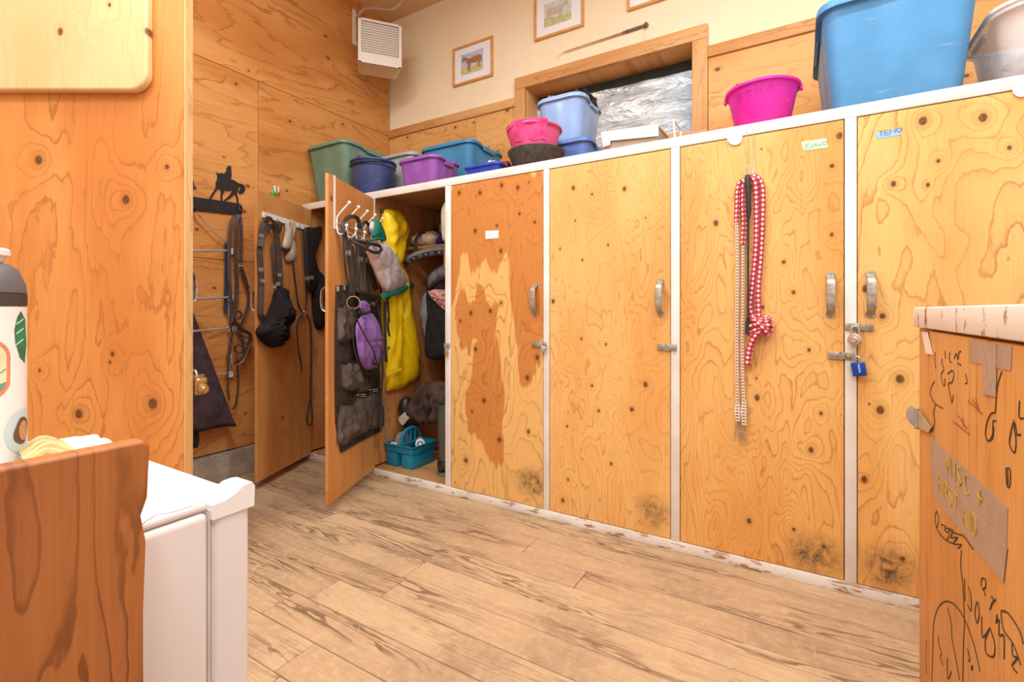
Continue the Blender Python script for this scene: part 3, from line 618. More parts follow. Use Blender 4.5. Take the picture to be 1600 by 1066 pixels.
# ================================================================ things on top of the lockers
def rrect(hx, hy, r, k=6):
    pts = []
    for cx, cy, a0 in ((hx - r, hy - r, 0), (-hx + r, hy - r, 1), (-hx + r, -hy + r, 2), (hx - r, -hy + r, 3)):
        for i in range(k + 1):
            a = (a0 + i / k) * PI / 2; pts.append((cx + r * math.cos(a), cy + r * math.sin(a)))
    # densify straight sides
    out = []
    for i, p in enumerate(pts):
        q = pts[(i + 1) % len(pts)]; d = math.hypot(q[0] - p[0], q[1] - p[1]); m = max(1, int(d / 0.022))
        for j in range(m): out.append((p[0] + (q[0] - p[0]) * j / m, p[1] + (q[1] - p[1]) * j / m))
    return out
def tote(hx, hy, H, taper=0.86, r=0.05, lip=0.014, liph=0.022, rib=0.007, wall=0.003, notch=0.012, endrib=0.42, inner=True):
    """storage tote, base centred at the origin: tapered ribbed walls, rolled rim dipping over the handles"""
    base = rrect(hx, hy, r); m = M(); rings = []
    def ring(z, k, ex, ribs=0.0, zdip=False):
        o = []
        for x, y in base:
            px, py = x * k, y * k
            L = math.hypot(px, py) + 1e-9
            ax, ay = abs(x) / hx, abs(y) / hy
            s = 0.0
            if ribs:
                if ax > 0.97 and abs(y) < hy * endrib: s = ribs
                if ay > 0.97 and abs(x) < hx * 0.22: s = ribs * 0.6
            # outward normal of a rounded rectangle
            nx = max(0, abs(x) - (hx - r)) * (1 if x > 0 else -1); ny = max(0, abs(y) - (hy - r)) * (1 if y > 0 else -1); nl = math.hypot(nx, ny) or 1
            z2 = z - (notch if (zdip and ax > 0.97 and abs(y) < hy * endrib) else 0)
            o.append(Vector((px + nx / nl * (ex + s), py + ny / nl * (ex + s), z2)))
        return o
    zr = H - liph
    spec = [(0.0, taper * 0.97, -0.006, 0), (0.006, taper, 0, 0), (zr * 0.08, taper + (1 - taper) * .08, 0, rib), (zr * 0.9, taper + (1 - taper) * .9, 0, rib), (zr * 0.93, taper + (1 - taper) * .93, 0, 0), (zr, 1.0, 0, 0),
            (zr - 0.004, 1.0, lip * .95, 0), (zr + 0.002, 1.0, lip, 0), (H - 0.005, 1.0, lip * .8, 0), (H, 1.0, lip * .45, 0), (H - 0.002, 1.0, 0.0, 0)]
    for z, k, ex, rb in spec: rings.append(ring(z, k, ex, rb, z > zr - 0.01))
    rings.append(ring(H - 0.012, 1.0, -wall)); rings.append(ring(0.008, taper, -wall))
    n = len(base); vs = [p for rg in rings for p in rg]; fs = []
    for i in range(len(rings) - 1):
        for j in range(n): fs.append([i * n + j, i * n + (j + 1) % n, (i + 1) * n + (j + 1) % n, (i + 1) * n + j])
    fs.append(list(range(n))[::-1]); fs.append([(len(rings) - 1) * n + j for j in range(n)])
    return m.add(vs, fs)
def place_tote(name, label, x0, x1, y0, y1, z, H, mat, rot=0.0, handle=True, **k):
    """tote whose rim spans x0..x1, y0..y1"""
    lip = k.get('lip', 0.014); c = Vector(((x0 + x1) / 2, (y0 + y1) / 2, z)); hx, hy = (x1 - x0) / 2 - lip, (y1 - y0) / 2 - lip
    t = T(name, label, 'storage bin', c); t.o.rotation_euler = (0, 0, rot)
    m = tote(hx, hy, H, **k); o = bpy.data.objects.new('tub', m.mesh('tub', ang=40)); o.data.materials.append(mat); link(o, t.o)
    if handle:
        for s in (-1, 1):
            hm = M().rbox((s * (hx + 0.009), 0, H - 0.042), (0.014, hy * 0.7, 0.02), 0.006, 3)
            ho = bpy.data.objects.new('handle', hm.mesh('handle')); ho.data.materials.append(mat); link(ho, t.o)
    return t, c
ZD = ZT
m_green = plastic('sage_green_plastic', rgb(112, 140, 116)); m_navy = plastic('navy_plastic', rgb(62, 74, 118)); m_greyp = plastic('grey_plastic', rgb(164, 164, 164))
m_purp = plastic('purple_plastic', rgb(146, 84, 166)); m_teal = plastic('teal_blue_plastic', rgb(62, 132, 172)); m_royal = plastic('royal_blue_plastic', rgb(44, 70, 178))
m_lblue = plastic('light_blue_plastic', rgb(150, 178, 222), 0.3); m_blue2 = plastic('mid_blue_plastic', rgb(92, 126, 190)); m_sky = plastic('sky_blue_plastic', rgb(86, 150, 198), 0.42)
m_mag = plastic('magenta_plastic', rgb(230, 40, 176)); m_pink = plastic('pink_plastic', rgb(236, 92, 142))
place_tote('storage_tote', 'large sage green plastic tote in the corner by the plywood wall', -3.125, -2.69, 2.235, 2.86, ZD, 0.425, m_green, taper=.80, endrib=.5)
place_tote('storage_tote', 'grey plastic tote half hidden behind the purple tote and navy bucket', -2.665, -2.32, 2.51, 2.92, ZD, 0.355, m_greyp)
t, c = place_tote('storage_tote', 'small purple plastic tote with a white sticker on its end', -2.215, -1.885, 2.24, 2.525, ZD, 0.185, m_purp, taper=.86, lip=.012, liph=.016)
t.part('sticker', M().rbar((-1.912, 2.37, ZD + 0.015), (-1.909, 2.43, ZD + 0.065), 0.001, 1), solid('paper_sticker', rgb(232, 228, 236), 0.6, 0, .1, 120))
t, c = place_tote('storage_tote', 'teal blue plastic tote with handwriting behind the purple tote', -2.30, -1.835, 2.545, 2.97, ZD, 0.365, m_teal, taper=.84)
st = M(); q0 = c + Vector((0.2265, -0.05, 0.05))
t2 = M()
# royal blue shallow tray with oddments
t, c = place_tote('shallow_tray', 'shallow royal blue tray of oddments beside the teal tote', -1.665, -1.41, 2.215, 2.45, ZD, 0.055, m_royal, taper=.9, lip=.008, liph=.01, r=.025, handle=False, rib=0)
for k, (dx, dy, cc) in enumerate(((0.02, -0.02, rgb(226, 220, 210)), (0.07, 0.03, rgb(150, 60, 60)), (-0.05, 0.04, rgb(70, 66, 80)))):
    mm = M().lump((c.x + dx, c.y + dy, ZD + 0.055), (.045, .03, .035), .5, 5, k + 3, 16)
    single('crumpled_rag', mm, cloth('tray_rag_%d' % k, cc), ('white crumpled rag', 'dull red crumpled rag', 'dark crumpled rag')[k] + ' in the shallow royal blue tray', 'rag', (c.x + dx, c.y + dy, ZD + 0.02))
def bucket(r0, r1, H, lip=0.008, rings=((.86, .006),), n=40, th=.003):
    pr = [(0, 0), (r0 - .006, 0), (r0, .006)]
    rr_ = lambda f: r0 + (r1 - r0) * f
    for f, d in rings: pr += [(rr_(f - .045), H * (f - .045)), (rr_(f - .04) + d, H * (f - .04)), (rr_(f + .01) + d, H * (f + .01)), (rr_(f + .015), H * (f + .015))]
    pr += [(r1, H - .014), (r1 + lip, H - .013), (r1 + lip, H - .003), (r1 + lip * .5, H), (r1 - th, H - .002), (r0 - th, .006), (0, .006)]
    return pr
# navy bucket
c = Vector((-2.52, 2.345, ZD)); t = T('bucket', 'round navy blue bucket beside the green tote', 'bucket', c)
t.part('pail', M().lathe(bucket(.125, .148, .245, .008, ((.86, .007),)), c), m_navy, ang=40)
t.part('handle', M().tube([c + Vector((.158 * math.cos(a), .158 * math.sin(a), .222 + .012 * math.sin(a * 1))) for a in [i * PI / 14 + PI for i in range(15)]], .0035, 6), solid('dark_wire', rgb(40, 42, 52), .4))
t.part('lid_clip', M().rbox(c + Vector((.02, -.15, .243)), (.03, .012, .016), .003), m_navy)
# rubber feed pan and pink tub with towel
c = Vector((-1.262, 2.365, ZD)); m_rub = solid('black_rubber', rgb(72, 66, 58), .75, 0, .35, 60, .5, 90)
single('feed_pan', M().lathe([(0, 0), (.112, 0), (.120, .006), (.150, .085), (.158, .098), (.160, .108), (.150, .112), (.142, .10), (.112, .014), (0, .012)], c, 40), m_rub, 'scuffed black rubber feed pan under the pink tub', 'feed pan', c)
c = c + Vector((-.01, .0, .0145)); pt = T('tub', 'pink plastic tub standing in the black rubber pan', 'tub', c)
pt.part('pail', M().lathe(bucket(.102, .142, .225, .012, ()), c), m_pink, ang=40)
def towel(u, v):
    a = PI * (1.08 + 0.72 * u); rr0 = .159 + .003 * math.sin(u * 13 + v * 2) + .007 * mnoise.noise(Vector((u * 5, v * 3, 2)))
    if v < .3: w = v / .3; rad = rr0 - .05 * (1 - w) ; z = .235 + .012 * mnoise.noise(Vector((u * 6, v * 9, 5))) - .03 * (1 - w)
    else: w = (v - .3) / .7; rad = rr0 - .03 * w; z = .235 - (.105 + .03 * mnoise.noise(Vector((u * 4, 0, 1)))) * w
    return c + Vector((rad * math.cos(a), rad * math.sin(a), z))
single('towel', M().grid(towel, 40, 18, .004, (0, -.3, 1)), cloth('pink_terry', rgb(240, 96, 150), rgb(222, 66, 122), 500), 'pink towel draped over the rim of the pink tub', 'towel', c + Vector((0, -.12, .2)), ang=70)
# blue totes stacked in front of the window
place_tote('storage_tote', 'mid blue plastic tote under the light blue tote', -1.37, -1.015, 2.535, 2.96, ZD, 0.222, m_blue2, taper=.88, notch=.03)
t, c = place_tote('storage_tote', 'tall light blue plastic tote heaped with clothing in front of the window', -1.385, -1.06, 2.545, 2.92, ZD + .2225, 0.272, m_lblue, taper=.84, notch=.02, r=.07)
m_dcl = cloth('dark_clothing', rgb(84, 74, 72), rgb(50, 44, 44)); m_gcl = cloth('grey_clothing', rgb(150, 136, 136), rgb(90, 80, 84))
for k, (dx, dy, dz, r, mt, lb) in enumerate(((-.07, -.10, .262, (.06, .05, .045), m_gcl, 'grey bundled garment at the corner of the tall light blue tote'), (.0, 0.02, .285, (.065, .07, .06), m_gcl, 'grey folded garment heaped in the middle of the tall light blue tote'), (.115, -.02, .282, (.05, .12, .028), m_dcl, 'dark garment hanging over the edge of the tall light blue tote'))):
    single('garment', M().lump(c + Vector((dx, dy, dz)), r, .45, 5, k + 11, 24), mt, lb, 'clothing', c + Vector((dx, dy, dz - .04)))
# white appliance carton and rack under the window
t = T('lidded_box', 'low cream box with a lifted lid on the locker top under the window', 'box', (-.70, 2.34, ZD))
m_bx = solid('cream_card', rgb(244, 232, 206), .6, 0, .03); m_bxs = solid('taupe_card', rgb(168, 146, 124), .7)
t.part('tray', M().rbar((-.825, 2.24, ZD), (-.56, 2.46, ZD + .074), .003), m_bxs)
lid = M(); A = [Vector((-.832, 2.232, ZD + .094)), Vector((-.556, 2.232, ZD + .078)), Vector((-.556, 2.47, ZD + .09)), Vector((-.832, 2.47, ZD + .105))]
lid.slab(A, (0, 0, 1), .006); lid.slab([Vector((-.832, 2.23, ZD + .1)), Vector((-.556, 2.23, ZD + .084)), Vector((-.556, 2.23, ZD + .03)), Vector((-.785, 2.23, ZD + .05)), Vector((-.787, 2.23, ZD + .03)), Vector((-.822, 2.23, ZD + .026))], (0, 1, 0), .003)
t.part('lid', lid, m_bx)
wrk = M(); x0, x1, yr = -.71, -.56, 2.56
wrk.tube([(x0, yr, ZD), (x0, yr, ZD + .195), (x1, yr, ZD + .215), (x1 + .012, yr, ZD)], .006, 8); wrk.tube([(x0, yr + .16, ZD), (x0, yr + .16, ZD + .195), (x1, yr + .16, ZD + .215), (x1 + .012, yr + .16, ZD)], .006, 8)
wrk.tube([(x0, yr, ZD + .195), (x0, yr + .16, ZD + .195)], .005, 6); wrk.tube([(x1, yr, ZD + .215), (x1, yr + .16, ZD + .215)], .005, 6)
single('wire_rack', wrk, m_white, 'small white wire rack behind the lidded cream box', 'rack', (-.63, 2.64, ZD))
single('pink_rag', M().lump((-.42, 2.30, ZD + .012), (.05, .04, .026), .4, 5, 31, 16, flatb=-.012), cloth('pink_rag_cloth', rgb(214, 120, 128)), 'small crumpled pink rag lying near the magenta bucket', 'rag', (-.42, 2.30, ZD))
# magenta bucket with ECHO
c = Vector((-.141, 2.34, ZD)); t = T('bucket', 'bright magenta bucket marked ECHO with a wire bail', 'bucket', c)
t.part('pail', M().lathe(bucket(.102, .135, .182, .012, ()), c, 48), m_mag, ang=40)
t.part('bail', M().tube([c + Vector((.142 * math.cos(a), .142 * math.sin(a) * .96, .178 + .004 + .02 * max(0, math.sin(a)))) for a in [i * PI / 16 for i in range(17)]], .0026, 6), m_dsteel, label='wire bail handle')
for s in (-1, 1): t.part('ear', M().rbox(c + Vector((s * .146, 0, .163)), (.012, .022, .026), .004), m_mag)
m_pen = solid('faint_marker', rgb(160, 40, 130), .6)
for k, ch in enumerate('ECHO'):
    a = PI * 1.5 - .52 + k * .30 - .12
    p = c + Vector((.132 * math.cos(a), .132 * math.sin(a), .118)); rtv = Vector((-math.sin(a), math.cos(a), 0)); mm = M()
    for s_ in GL[ch]: mm.tube([p + rtv * (x - .3) * .03 + Vector((0, 0, y * .03)) + Vector((math.cos(a), math.sin(a), 0)) * (y * .0045) for x, y in s_], .0011, 5)
    t.part('letter', mm, m_pen)
# large sky-blue tote and clear tote
place_tote('storage_tote', 'very large sky blue plastic tote beside the magenta bucket', .055, .565, 2.235, 2.95, ZD, 0.445, m_sky, taper=.83, r=.06, lip=.02, liph=.03, rib=.004)
def clear_mat():
    n = NT('clear_tote_plastic'); n.b.inputs['Transmission Weight'].default_value = 0.0; n.b.inputs['Alpha'].default_value = 0.5
    return n.out(rgb(232, 228, 228), .25)
t, c = place_tote('storage_tote', 'clear plastic tote of white cloths next to the huge blue tote', .575, 1.10, 2.26, 2.72, ZD, 0.285, clear_mat(), taper=.84, r=.09, lip=.02, liph=.02)
t.part('rim', M().tube([c + Vector((x * 1.065, y * 1.07, .283)) for x, y in rrect(.2425, .21, .09)], .008, 8, closed=True), m_white, label='white rim')
single('folded_cloth', M().lump(c + Vector((.02, 0, .115)), (.19, .16, .10), .35, 4, 41, 28, flatb=-.105), cloth('white_cotton', rgb(240, 236, 230), rgb(206, 198, 192)), 'white cloth bundled inside the clear plastic tote', 'cloth', c + Vector((.02, 0, .01)))
single('dark_jar', M().lathe([(0, 0), (.03, 0), (.032, .004), (.032, .07), (.024, .085), (.024, .1), (0, .1)], c + Vector((-.16, -.14, .0105)), 20), solid('smoky_jar', rgb(110, 106, 104), .3), 'small dark jar inside the clear plastic tote', 'jar', c + Vector((-.16, -.14, .0105)))

# ================================================================ heater, pictures and stick on the walls
hd = math.radians(20.2); hw = RT * math.cos(hd) + FW * math.sin(hd); hn = (-FW * math.cos(hd) + RT * math.sin(hd))   # heater width direction and outward face
HC = atdepth(594, 68, 3.72); Wd, Hh, Dp = .335, .345, .215
HM = Matrix((hw, -hn, Vector((0, 0, 1)))).transposed()
t = T('unit_heater', 'cream electric unit heater hung from a bracket in the corner', 'heater', HC - Vector((0, 0, Hh / 2)))
m_hc = solid('heater_cream', rgb(246, 236, 220), .4, 0, .02)
m = M()
def hr(w, h, r, k=5): return [(x, z) for x, z in rrect(w / 2, h / 2, r, k)]
lo = [(1.0, 0.0), (1.0, -.03), (.97, -.04), (.93, -Dp)]
ringp = rrect(Wd / 2, Hh / 2, .03, 5); n_ = len(ringp); vs = []
for k, d in lo: vs += [HC + HM @ Vector((x * k, -d, z * k)) for x, z in ringp]
fs = [[i * n_ + j, i * n_ + (j + 1) % n_, (i + 1) * n_ + (j + 1) % n_, (i + 1) * n_ + j] for i in range(3) for j in range(n_)]; fs.append([3 * n_ + j for j in range(n_)])
t.part('body', m.add(vs, fs), m_hc)
gx, gz0, gz1 = Wd * .42, -Hh * .27, Hh * .44
fm = M()
for (x0, x1, z0, z1) in ((-Wd / 2 + .004, -gx, -Hh / 2 + .012, Hh / 2 - .012), (gx, Wd / 2 - .004, -Hh / 2 + .012, Hh / 2 - .012), (-gx, gx, -Hh / 2 + .003, gz0), (-gx, gx, gz1, Hh / 2 - .003)):
    fm.box(HC + HM @ Vector(((x0 + x1) / 2, -.003, (z0 + z1) / 2)), (x1 - x0, .008, z1 - z0), HM)
t.part('face', fm, m_hc)
t.part('recess', M().box(HC + HM @ Vector((0, .03, (gz0 + gz1) / 2)), (2 * gx, .004, gz1 - gz0), HM), solid('heater_dark', rgb(120, 98, 78), .7))
ns = 13
for i in range(ns):
    z = gz0 + (gz1 - gz0) * (i + .5) / ns
    sm = M().box(HC + HM @ Vector((0, .008, z)), (2 * gx, .0025, .013), HM @ Matrix.Rotation(.6, 3, 'X')); t.part('louvre', sm, m_hc)
gm = M()
for i in range(9): gm.box(HC + HM @ Vector((-gx + 2 * gx * (i + .5) / 9, .001, (gz0 + gz1) / 2)), (.002, .002, gz1 - gz0), HM)
t.part('grille_wire', gm, m_hc, kind='stuff')
bq = PW.at(553, 38); bk = M(); bk.rbar((XW + .0005, bq.y - .018, bq.z - .17), (XW + .006, bq.y + .018, bq.z + .12), .002)
top = HC + HM @ Vector((0, Dp * .5, Hh * .47)); bk.tube([(XW + .004, bq.y, bq.z + .09), top + Vector((0, 0, .0))], .006, 6); bk.tube([(XW + .004, bq.y, bq.z - .12), HC + HM @ Vector((-Wd * .3, Dp * .8, -Hh * .2))], .006, 6)
t.part('bracket', bk, m_hc)
cdt = [HC + HM @ Vector((-Wd * .46, Dp * .7, Hh * .3))] + [atdepth(x, y, 3.9) for x, y in ((561, 24), (568, 15), (580, 13), (610, 15), (622, 8), (634, -6))] + [atdepth(640, -14, 3.9)]
cdt[-1].z = min(cdt[-1].z, ZC - .002)
t.part('conduit', M().tube([Vector((p.x, p.y, min(p.z, ZC - .008))) for p in cdt], .0095, 8, smooth=5), solid('conduit_grey', rgb(206, 186, 164), .4, .4), label='flexible metal conduit')

def picture(px, label, x0, x1, z0, z1, sky, grass, body, flip):
    t = T('picture_frame', label, 'picture', ((x0 + x1) / 2, YB - .01, z0), group=None); f = .017; yb = YB + .0115
    mf = m_pine
    for lo, hi in (((x0, yb - .02, z0), (x1, yb, z0 + f)), ((x0, yb - .02, z1 - f), (x1, yb, z1)), ((x0, yb - .02, z0 + f), (x0 + f, yb, z1 - f)), ((x1 - f, yb - .02, z0 + f), (x1, yb, z1 - f))): t.part('frame_bar', M().rbar(lo, hi, .003), solid('honey_frame', rgb(226, 162, 82), .4, 0, .1))
    mt = t.part('mat_board', M().bar((x0 + f, yb - .008, z0 + f), (x1 - f, yb - .002, z1 - f)), solid('mat_white', rgb(250, 250, 252), .6, 0, .01))
    w, h = x1 - x0, z1 - z0; a0, a1, b0, b1 = x0 + .20 * w, x1 - .24 * w, z0 + .24 * h, z1 - .22 * h; yy = yb - .0085
    t.part('print_sky', M().bar((a0, yy, b0), (a1, yy + .0004, b1)), sky, mt); t.part('print_grass', M().slab([(a0, yy - .0003, b0), (a1, yy - .0003, b0), (a1, yy - .0003, b0 + .34 * (b1 - b0)), ((a0 + a1) / 2, yy - .0003, b0 + .30 * (b1 - b0)), (a0, yy - .0003, b0 + .42 * (b1 - b0))], (0, 1, 0), .0003), grass, mt)
    HP = [(.02, .72), (.06, .86), (.10, .95), (.14, .90), (.22, .84), (.34, .74), (.55, .76), (.72, .80), (.86, .80), (.95, .72), (.98, .45), (.95, .34), (.92, .52), (.89, .40), (.89, .12), (.84, .12), (.84, .34), (.80, .44), (.80, .16), (.76, .16), (.74, .46), (.62, .44), (.46, .46), (.43, .30), (.43, .04), (.37, .04), (.36, .32), (.34, .10), (.30, .10), (.30, .40), (.25, .56), (.20, .70), (.12, .68), (.06, .62)]
    pw, ph = (a1 - a0), (b1 - b0)
    pts = [((a1 - .02 - p * (pw - .03)) if flip else (a0 + .005 + p * (pw - .01)), yy - .0006, b0 + .05 * ph + q * ph * .9) for p, q in HP]
    t.part('print_horse', M().slab(pts, (0, 1, 0), .0003), body, mt, label='printed standing horse')
    return t
m_sky1 = solid('print_sky_blue', rgb(190, 206, 226), .7, 0, .15, 25); m_gr1 = solid('print_grass_green', rgb(206, 204, 140), .7, 0, .15, 40)
picture(0, 'framed print of a brown horse facing the corner heater', -2.422, -2.036, 2.888, 3.196, m_sky1, m_gr1, solid('print_bay_horse', rgb(178, 120, 72), .7, 0, .2, 60), False)
picture(0, 'framed print of a pale grey horse above the window', -1.671, -1.284, 3.043, 3.36, solid('print_pale_green', rgb(214, 222, 208), .7, 0, .1, 25), m_gr1, solid('print_grey_horse', rgb(206, 190, 170), .7, 0, .1, 60), True)
picture(0, 'wood-framed picture with a white mat hung above the knob end of the riding stick', -.977, -.59, 3.042, 3.36, m_sky1, m_gr1, solid('print_dark_horse', rgb(96, 70, 54), .7, 0, .2, 60), False)
a, b = PB.at(865, 87, .0), PB.at(1013, 38, .0)
t = T('riding_stick', 'thin wooden riding stick with a knobbed handle hung above the window', 'riding stick', ((a + b) / 2))
L = lambda f: a + (b - a) * f + Vector((0, -.002, 0))
t.part('shaft', M().tube([L(.12), L(.45), L(.75)], [.0035, .0045, .0065], 8), solid('cane_wood', rgb(196, 146, 92), .5, 0, .15))
t.part('handle', M().tube([L(.75), L(.8), L(.84), L(.9), L(.955), L(.97), L(.985), L(1.0)], [.007, .010, .008, .009, .008, .016, .018, .008], 10), solid('horn_handle', rgb(128, 100, 78), .5, 0, .25, 60))
t.part('lash', M().tube([L(.12), L(.09) + Vector((0, 0, -.004)), L(.05) + Vector((0, 0, -.02)), L(.06) + Vector((0, 0, -.035))], .002, 6, smooth=4), solid('pale_cord', rgb(224, 196, 160), .8))
t.part('loop_wire', M().tube([L(.955), L(.965) + Vector((0, -.01, -.03)), L(.965) + Vector((0, -.002, -.1))], .0015, 5, smooth=4), m_steel)
# ================================================================ ropes, tape and locks on the closed doors
def rope_mat(name, base, fleck, fu, fv, th):
    n = NT(name); uv = n.new('ShaderNodeUVMap'); sp = n.new('ShaderNodeSeparateXYZ'); n.t.links.new(uv.outputs[0], sp.inputs[0])
    a = n.ma('ADD', n.ma('MULTIPLY', sp.outputs[0], fu), n.ma('MULTIPLY', sp.outputs[1], fv)); b = n.ma('SUBTRACT', n.ma('MULTIPLY', sp.outputs[0], fu), n.ma('MULTIPLY', sp.outputs[1], fv))
    sa = n.ma('SINE', n.ma('MULTIPLY', a, 2 * PI)); sb = n.ma('SINE', n.ma('MULTIPLY', b, 2 * PI)); p = n.ma('MULTIPLY', sa, sb)
    col = n.mix(n.ss(p, th, th + .25), base, fleck); col = n.mix(n.ss(p, -.75, -.95), col, tuple(v * .45 for v in base[:3]) + (1,))
    n.bump(p, .003, .6); return n.out(col, .85)
m_rope = rope_mat('red_white_rope', rgb(200, 66, 84), rgb(246, 226, 206), 2, 26, .22)
m_cord = rope_mat('tan_white_cord', rgb(240, 226, 206), rgb(170, 104, 74), 2, 40, .25)
off = .016
Lp = lambda x, y, o=off: PL.at(x, y, o)
hk = T('wire_hook', 'thin wire over-door hook with two prongs above the red rope', 'hook', Lp(1172, 208, .0))
hk.part('wire', M().tube([PL.at(1166, 196, .002), PL.at(1167, 206, .004), PL.at(1168, 258, .006)], .0014, 6).tube([PL.at(1176, 194, .002), PL.at(1177, 206, .004), PL.at(1178, 262, .006), PL.at(1172, 274, .02), PL.at(1166, 266, .03)], .0014, 6, smooth=4), m_steel)
qh = Lp(1168, 272, .02)
hk.part('ring', M().tube([PL.at(1167 + 5 * math.cos(a), 266 + 8 * math.sin(a), .016) for a in [i * PI / 8 for i in range(16)]], .0018, 6, closed=True), m_steel)
lr = T('lead_rope', 'thick red and white lead rope with a big knot hung beside the riding crop', 'rope', Lp(1172, 560))
lr.part('strand', M().tube([Lp(1170, 281, .022), Lp(1158, 284), Lp(1153, 296), Lp(1152, 320), Lp(1151, 346)], .0105, 12, smooth=4), m_rope)
lr.part('strand', M().tube([Lp(1170, 279, .03), Lp(1163, 288, .018), Lp(1162, 320, .018), Lp(1163, 350), Lp(1161, 381)], .0105, 12, smooth=4), m_rope)
lr.part('strand', M().tube([Lp(1170, 279, .024), Lp(1180, 276, .018), Lp(1190, 290), Lp(1191, 330), Lp(1188, 400), Lp(1184, 450), Lp(1185, 500)], .0115, 12, smooth=5), m_rope)
lr.part('strand', M().tube([Lp(1170, 278, .032), Lp(1177, 281, .03), Lp(1181, 300, .03), Lp(1181, 380, .03), Lp(1176, 440, .022), Lp(1172, 480), Lp(1178, 500)], .0105, 12, smooth=5), m_rope)
kn = M()
for k, (dy, rr_) in enumerate(((-9, 15), (-1, 18), (7, 16))):
    kn.tube([Lp(1187 + rr_ * math.cos(a), 510 + dy + 2.2 * math.sin(a * 2 + k) - 2 * math.cos(a), .022 + .014 * math.sin(a)) for a in [i * PI / 7 for i in range(14)]], .0115, 10, closed=True)
kn.tube([Lp(1180, 500, .036), Lp(1192, 512, .042), Lp(1200, 522, .03)], .0115, 10, smooth=4)
lr.part('knot', kn, m_rope, label='big double knot', ang=60)
lr.part('tail', M().tube([Lp(1192, 514, .034), Lp(1180, 526, .03), Lp(1172, 544, .022), Lp(1168, 571, .02)], .0125, 12, smooth=5), m_rope)
cr = T('lead_line', 'thin tan flecked cord with two metal snaps hanging from the red rope', 'cord', Lp(1157, 690))
cr.part('cord', M().tube([Lp(1151, 346), Lp(1152, 420), Lp(1151, 520), Lp(1152, 632)], .0062, 10, smooth=4), m_cord)
cr.part('cord', M().tube([Lp(1161, 383), Lp(1161, 450), Lp(1160, 560), Lp(1162, 632)], .0062, 10, smooth=4), m_cord)
for (x, y0, y1) in ((1153, 630, 658), (1163, 626, 664)):
    cr.part('splice', M().tube([Lp(x, y0), Lp(x - 1, (y0 + y1) / 2), Lp(x, y1)], [.008, .012, .009], 10, smooth=4), m_cord)
for (x, y) in ((1152, 660), (1161, 668)):
    sn = M().tube([Lp(x, y), Lp(x, y + 12)], [.005, .006], 8); sn.tube([Lp(x, y + 10), Lp(x + 4, y + 14), Lp(x + 3, y + 22), Lp(x - 2, y + 22), Lp(x - 3, y + 14)], .0026, 6, smooth=4)
    cr.part('snap', sn, m_dsteel, label='metal snap hook')
cr.part('ring', M().tube([Lp(1167 + 9 * math.cos(a), 396 + 11 * math.sin(a), .008) for a in [i * PI / 10 for i in range(20)]], .002, 6, closed=True), m_brass)
rc = T('riding_crop', 'black riding crop hanging between the red rope strands', 'riding crop', Lp(1169, 520))
rc.part('grip', M().tube([Lp(1168, 274, .04), Lp(1168, 280, .042), Lp(1170, 330, .042), Lp(1169, 342, .04)], [.009, .0115, .0095, .007], 10), m_black)
rc.part('shaft', M().tube([Lp(1169, 342, .04), Lp(1169, 500, .04)], .004, 8), m_black)
rc.part('tip', M().strap([Lp(1169, 496, .038), Lp(1169, 505, .038), Lp(1168, 522, .038)], [.012, .02, .018], .004, (0, -1, 0), 3), m_black)
def tape_label(name, label, pts, mt, txt, org, sz, mk, adv=1.0):
    t = T(name, label, 'label', PL.at(*pts[3], .0)); t.part('strip', M().slab([PL.at(x, y, -.0015) for x, y in pts], (0, -1, 0), .0008), mt)
    a, b = PL.at(*org, 0), PL.at(org[0] + 30, org[1] - 5.4, 0); write(t, txt, PL.at(*org, -.0003), (b - a).normalized(), (0, 0, 1), sz, .0011, (0, -1, 0), mk, None, adv)
m_mkb = solid('blue_marker', rgb(40, 60, 120), .6); m_mkg = solid('grey_green_marker', rgb(120, 156, 120), .6)
tape_label('name_tape', 'strip of blue tape lettered TEM with a heart on the knotty door', crop(1230, 180, 8, [(1092, 225), (1420, 165), (1420, 245), (1150, 295), (1110, 270)]), solid('blue_tape', rgb(150, 194, 236), .6), 'TEM<', (1373, 213), .0175, m_mkb, .9)
tape_label('name_tape', 'strip of pale green tape lettered Echo with a heart', crop(1230, 180, 8, [(172, 335), (490, 290), (512, 400), (485, 410), (215, 445), (190, 405)]), solid('green_tape', rgb(196, 230, 190), .6), 'Echo<', (1259, 232.5), .0165, m_mkg, 1.0)
t = T('paper_label', 'small white paper label on the streaked orange door', 'label', PL.at(768, 372)); t.part('paper', M().slab([PL.at(x, y, -.0015) for x, y in ((758.5, 361), (779, 360), (779, 372), (759, 373.5))], (0, -1, 0), .0008), solid('label_paper', rgb(246, 246, 250), .6, 0, .01))
for k in range(2): t.part('print_line', M().tube([PL.at(764, 365.5 + 3 * k, -.0004), PL.at(773, 364.8 + 3 * k, -.0004)], .0012, 5, flat=.3, up=(0, -1, 0)), solid('faint_print', rgb(180, 180, 190), .6))
for (px, py0, py1, wpx, lb) in ((1148, 200, 227, 12, 'white rounded tab hanging from the top rail over the rope'), (1594, 128, 152, 13, 'white rounded tab hanging from the top rail over the TEM door')):
    m = M(); pts = [(px - wpx, py0 + 4), (px + wpx, py0)] + [(px + wpx * math.cos(a), py1 - wpx + wpx * math.sin(a)) for a in [i * PI / 10 for i in range(11)]]
    m.slab([PL.at(x, y, .001) for x, y in pts], (0, -1, 0), .003); single('hook_tab', m, m_white, lb, 'hook', PL.at(px, py1, .001))
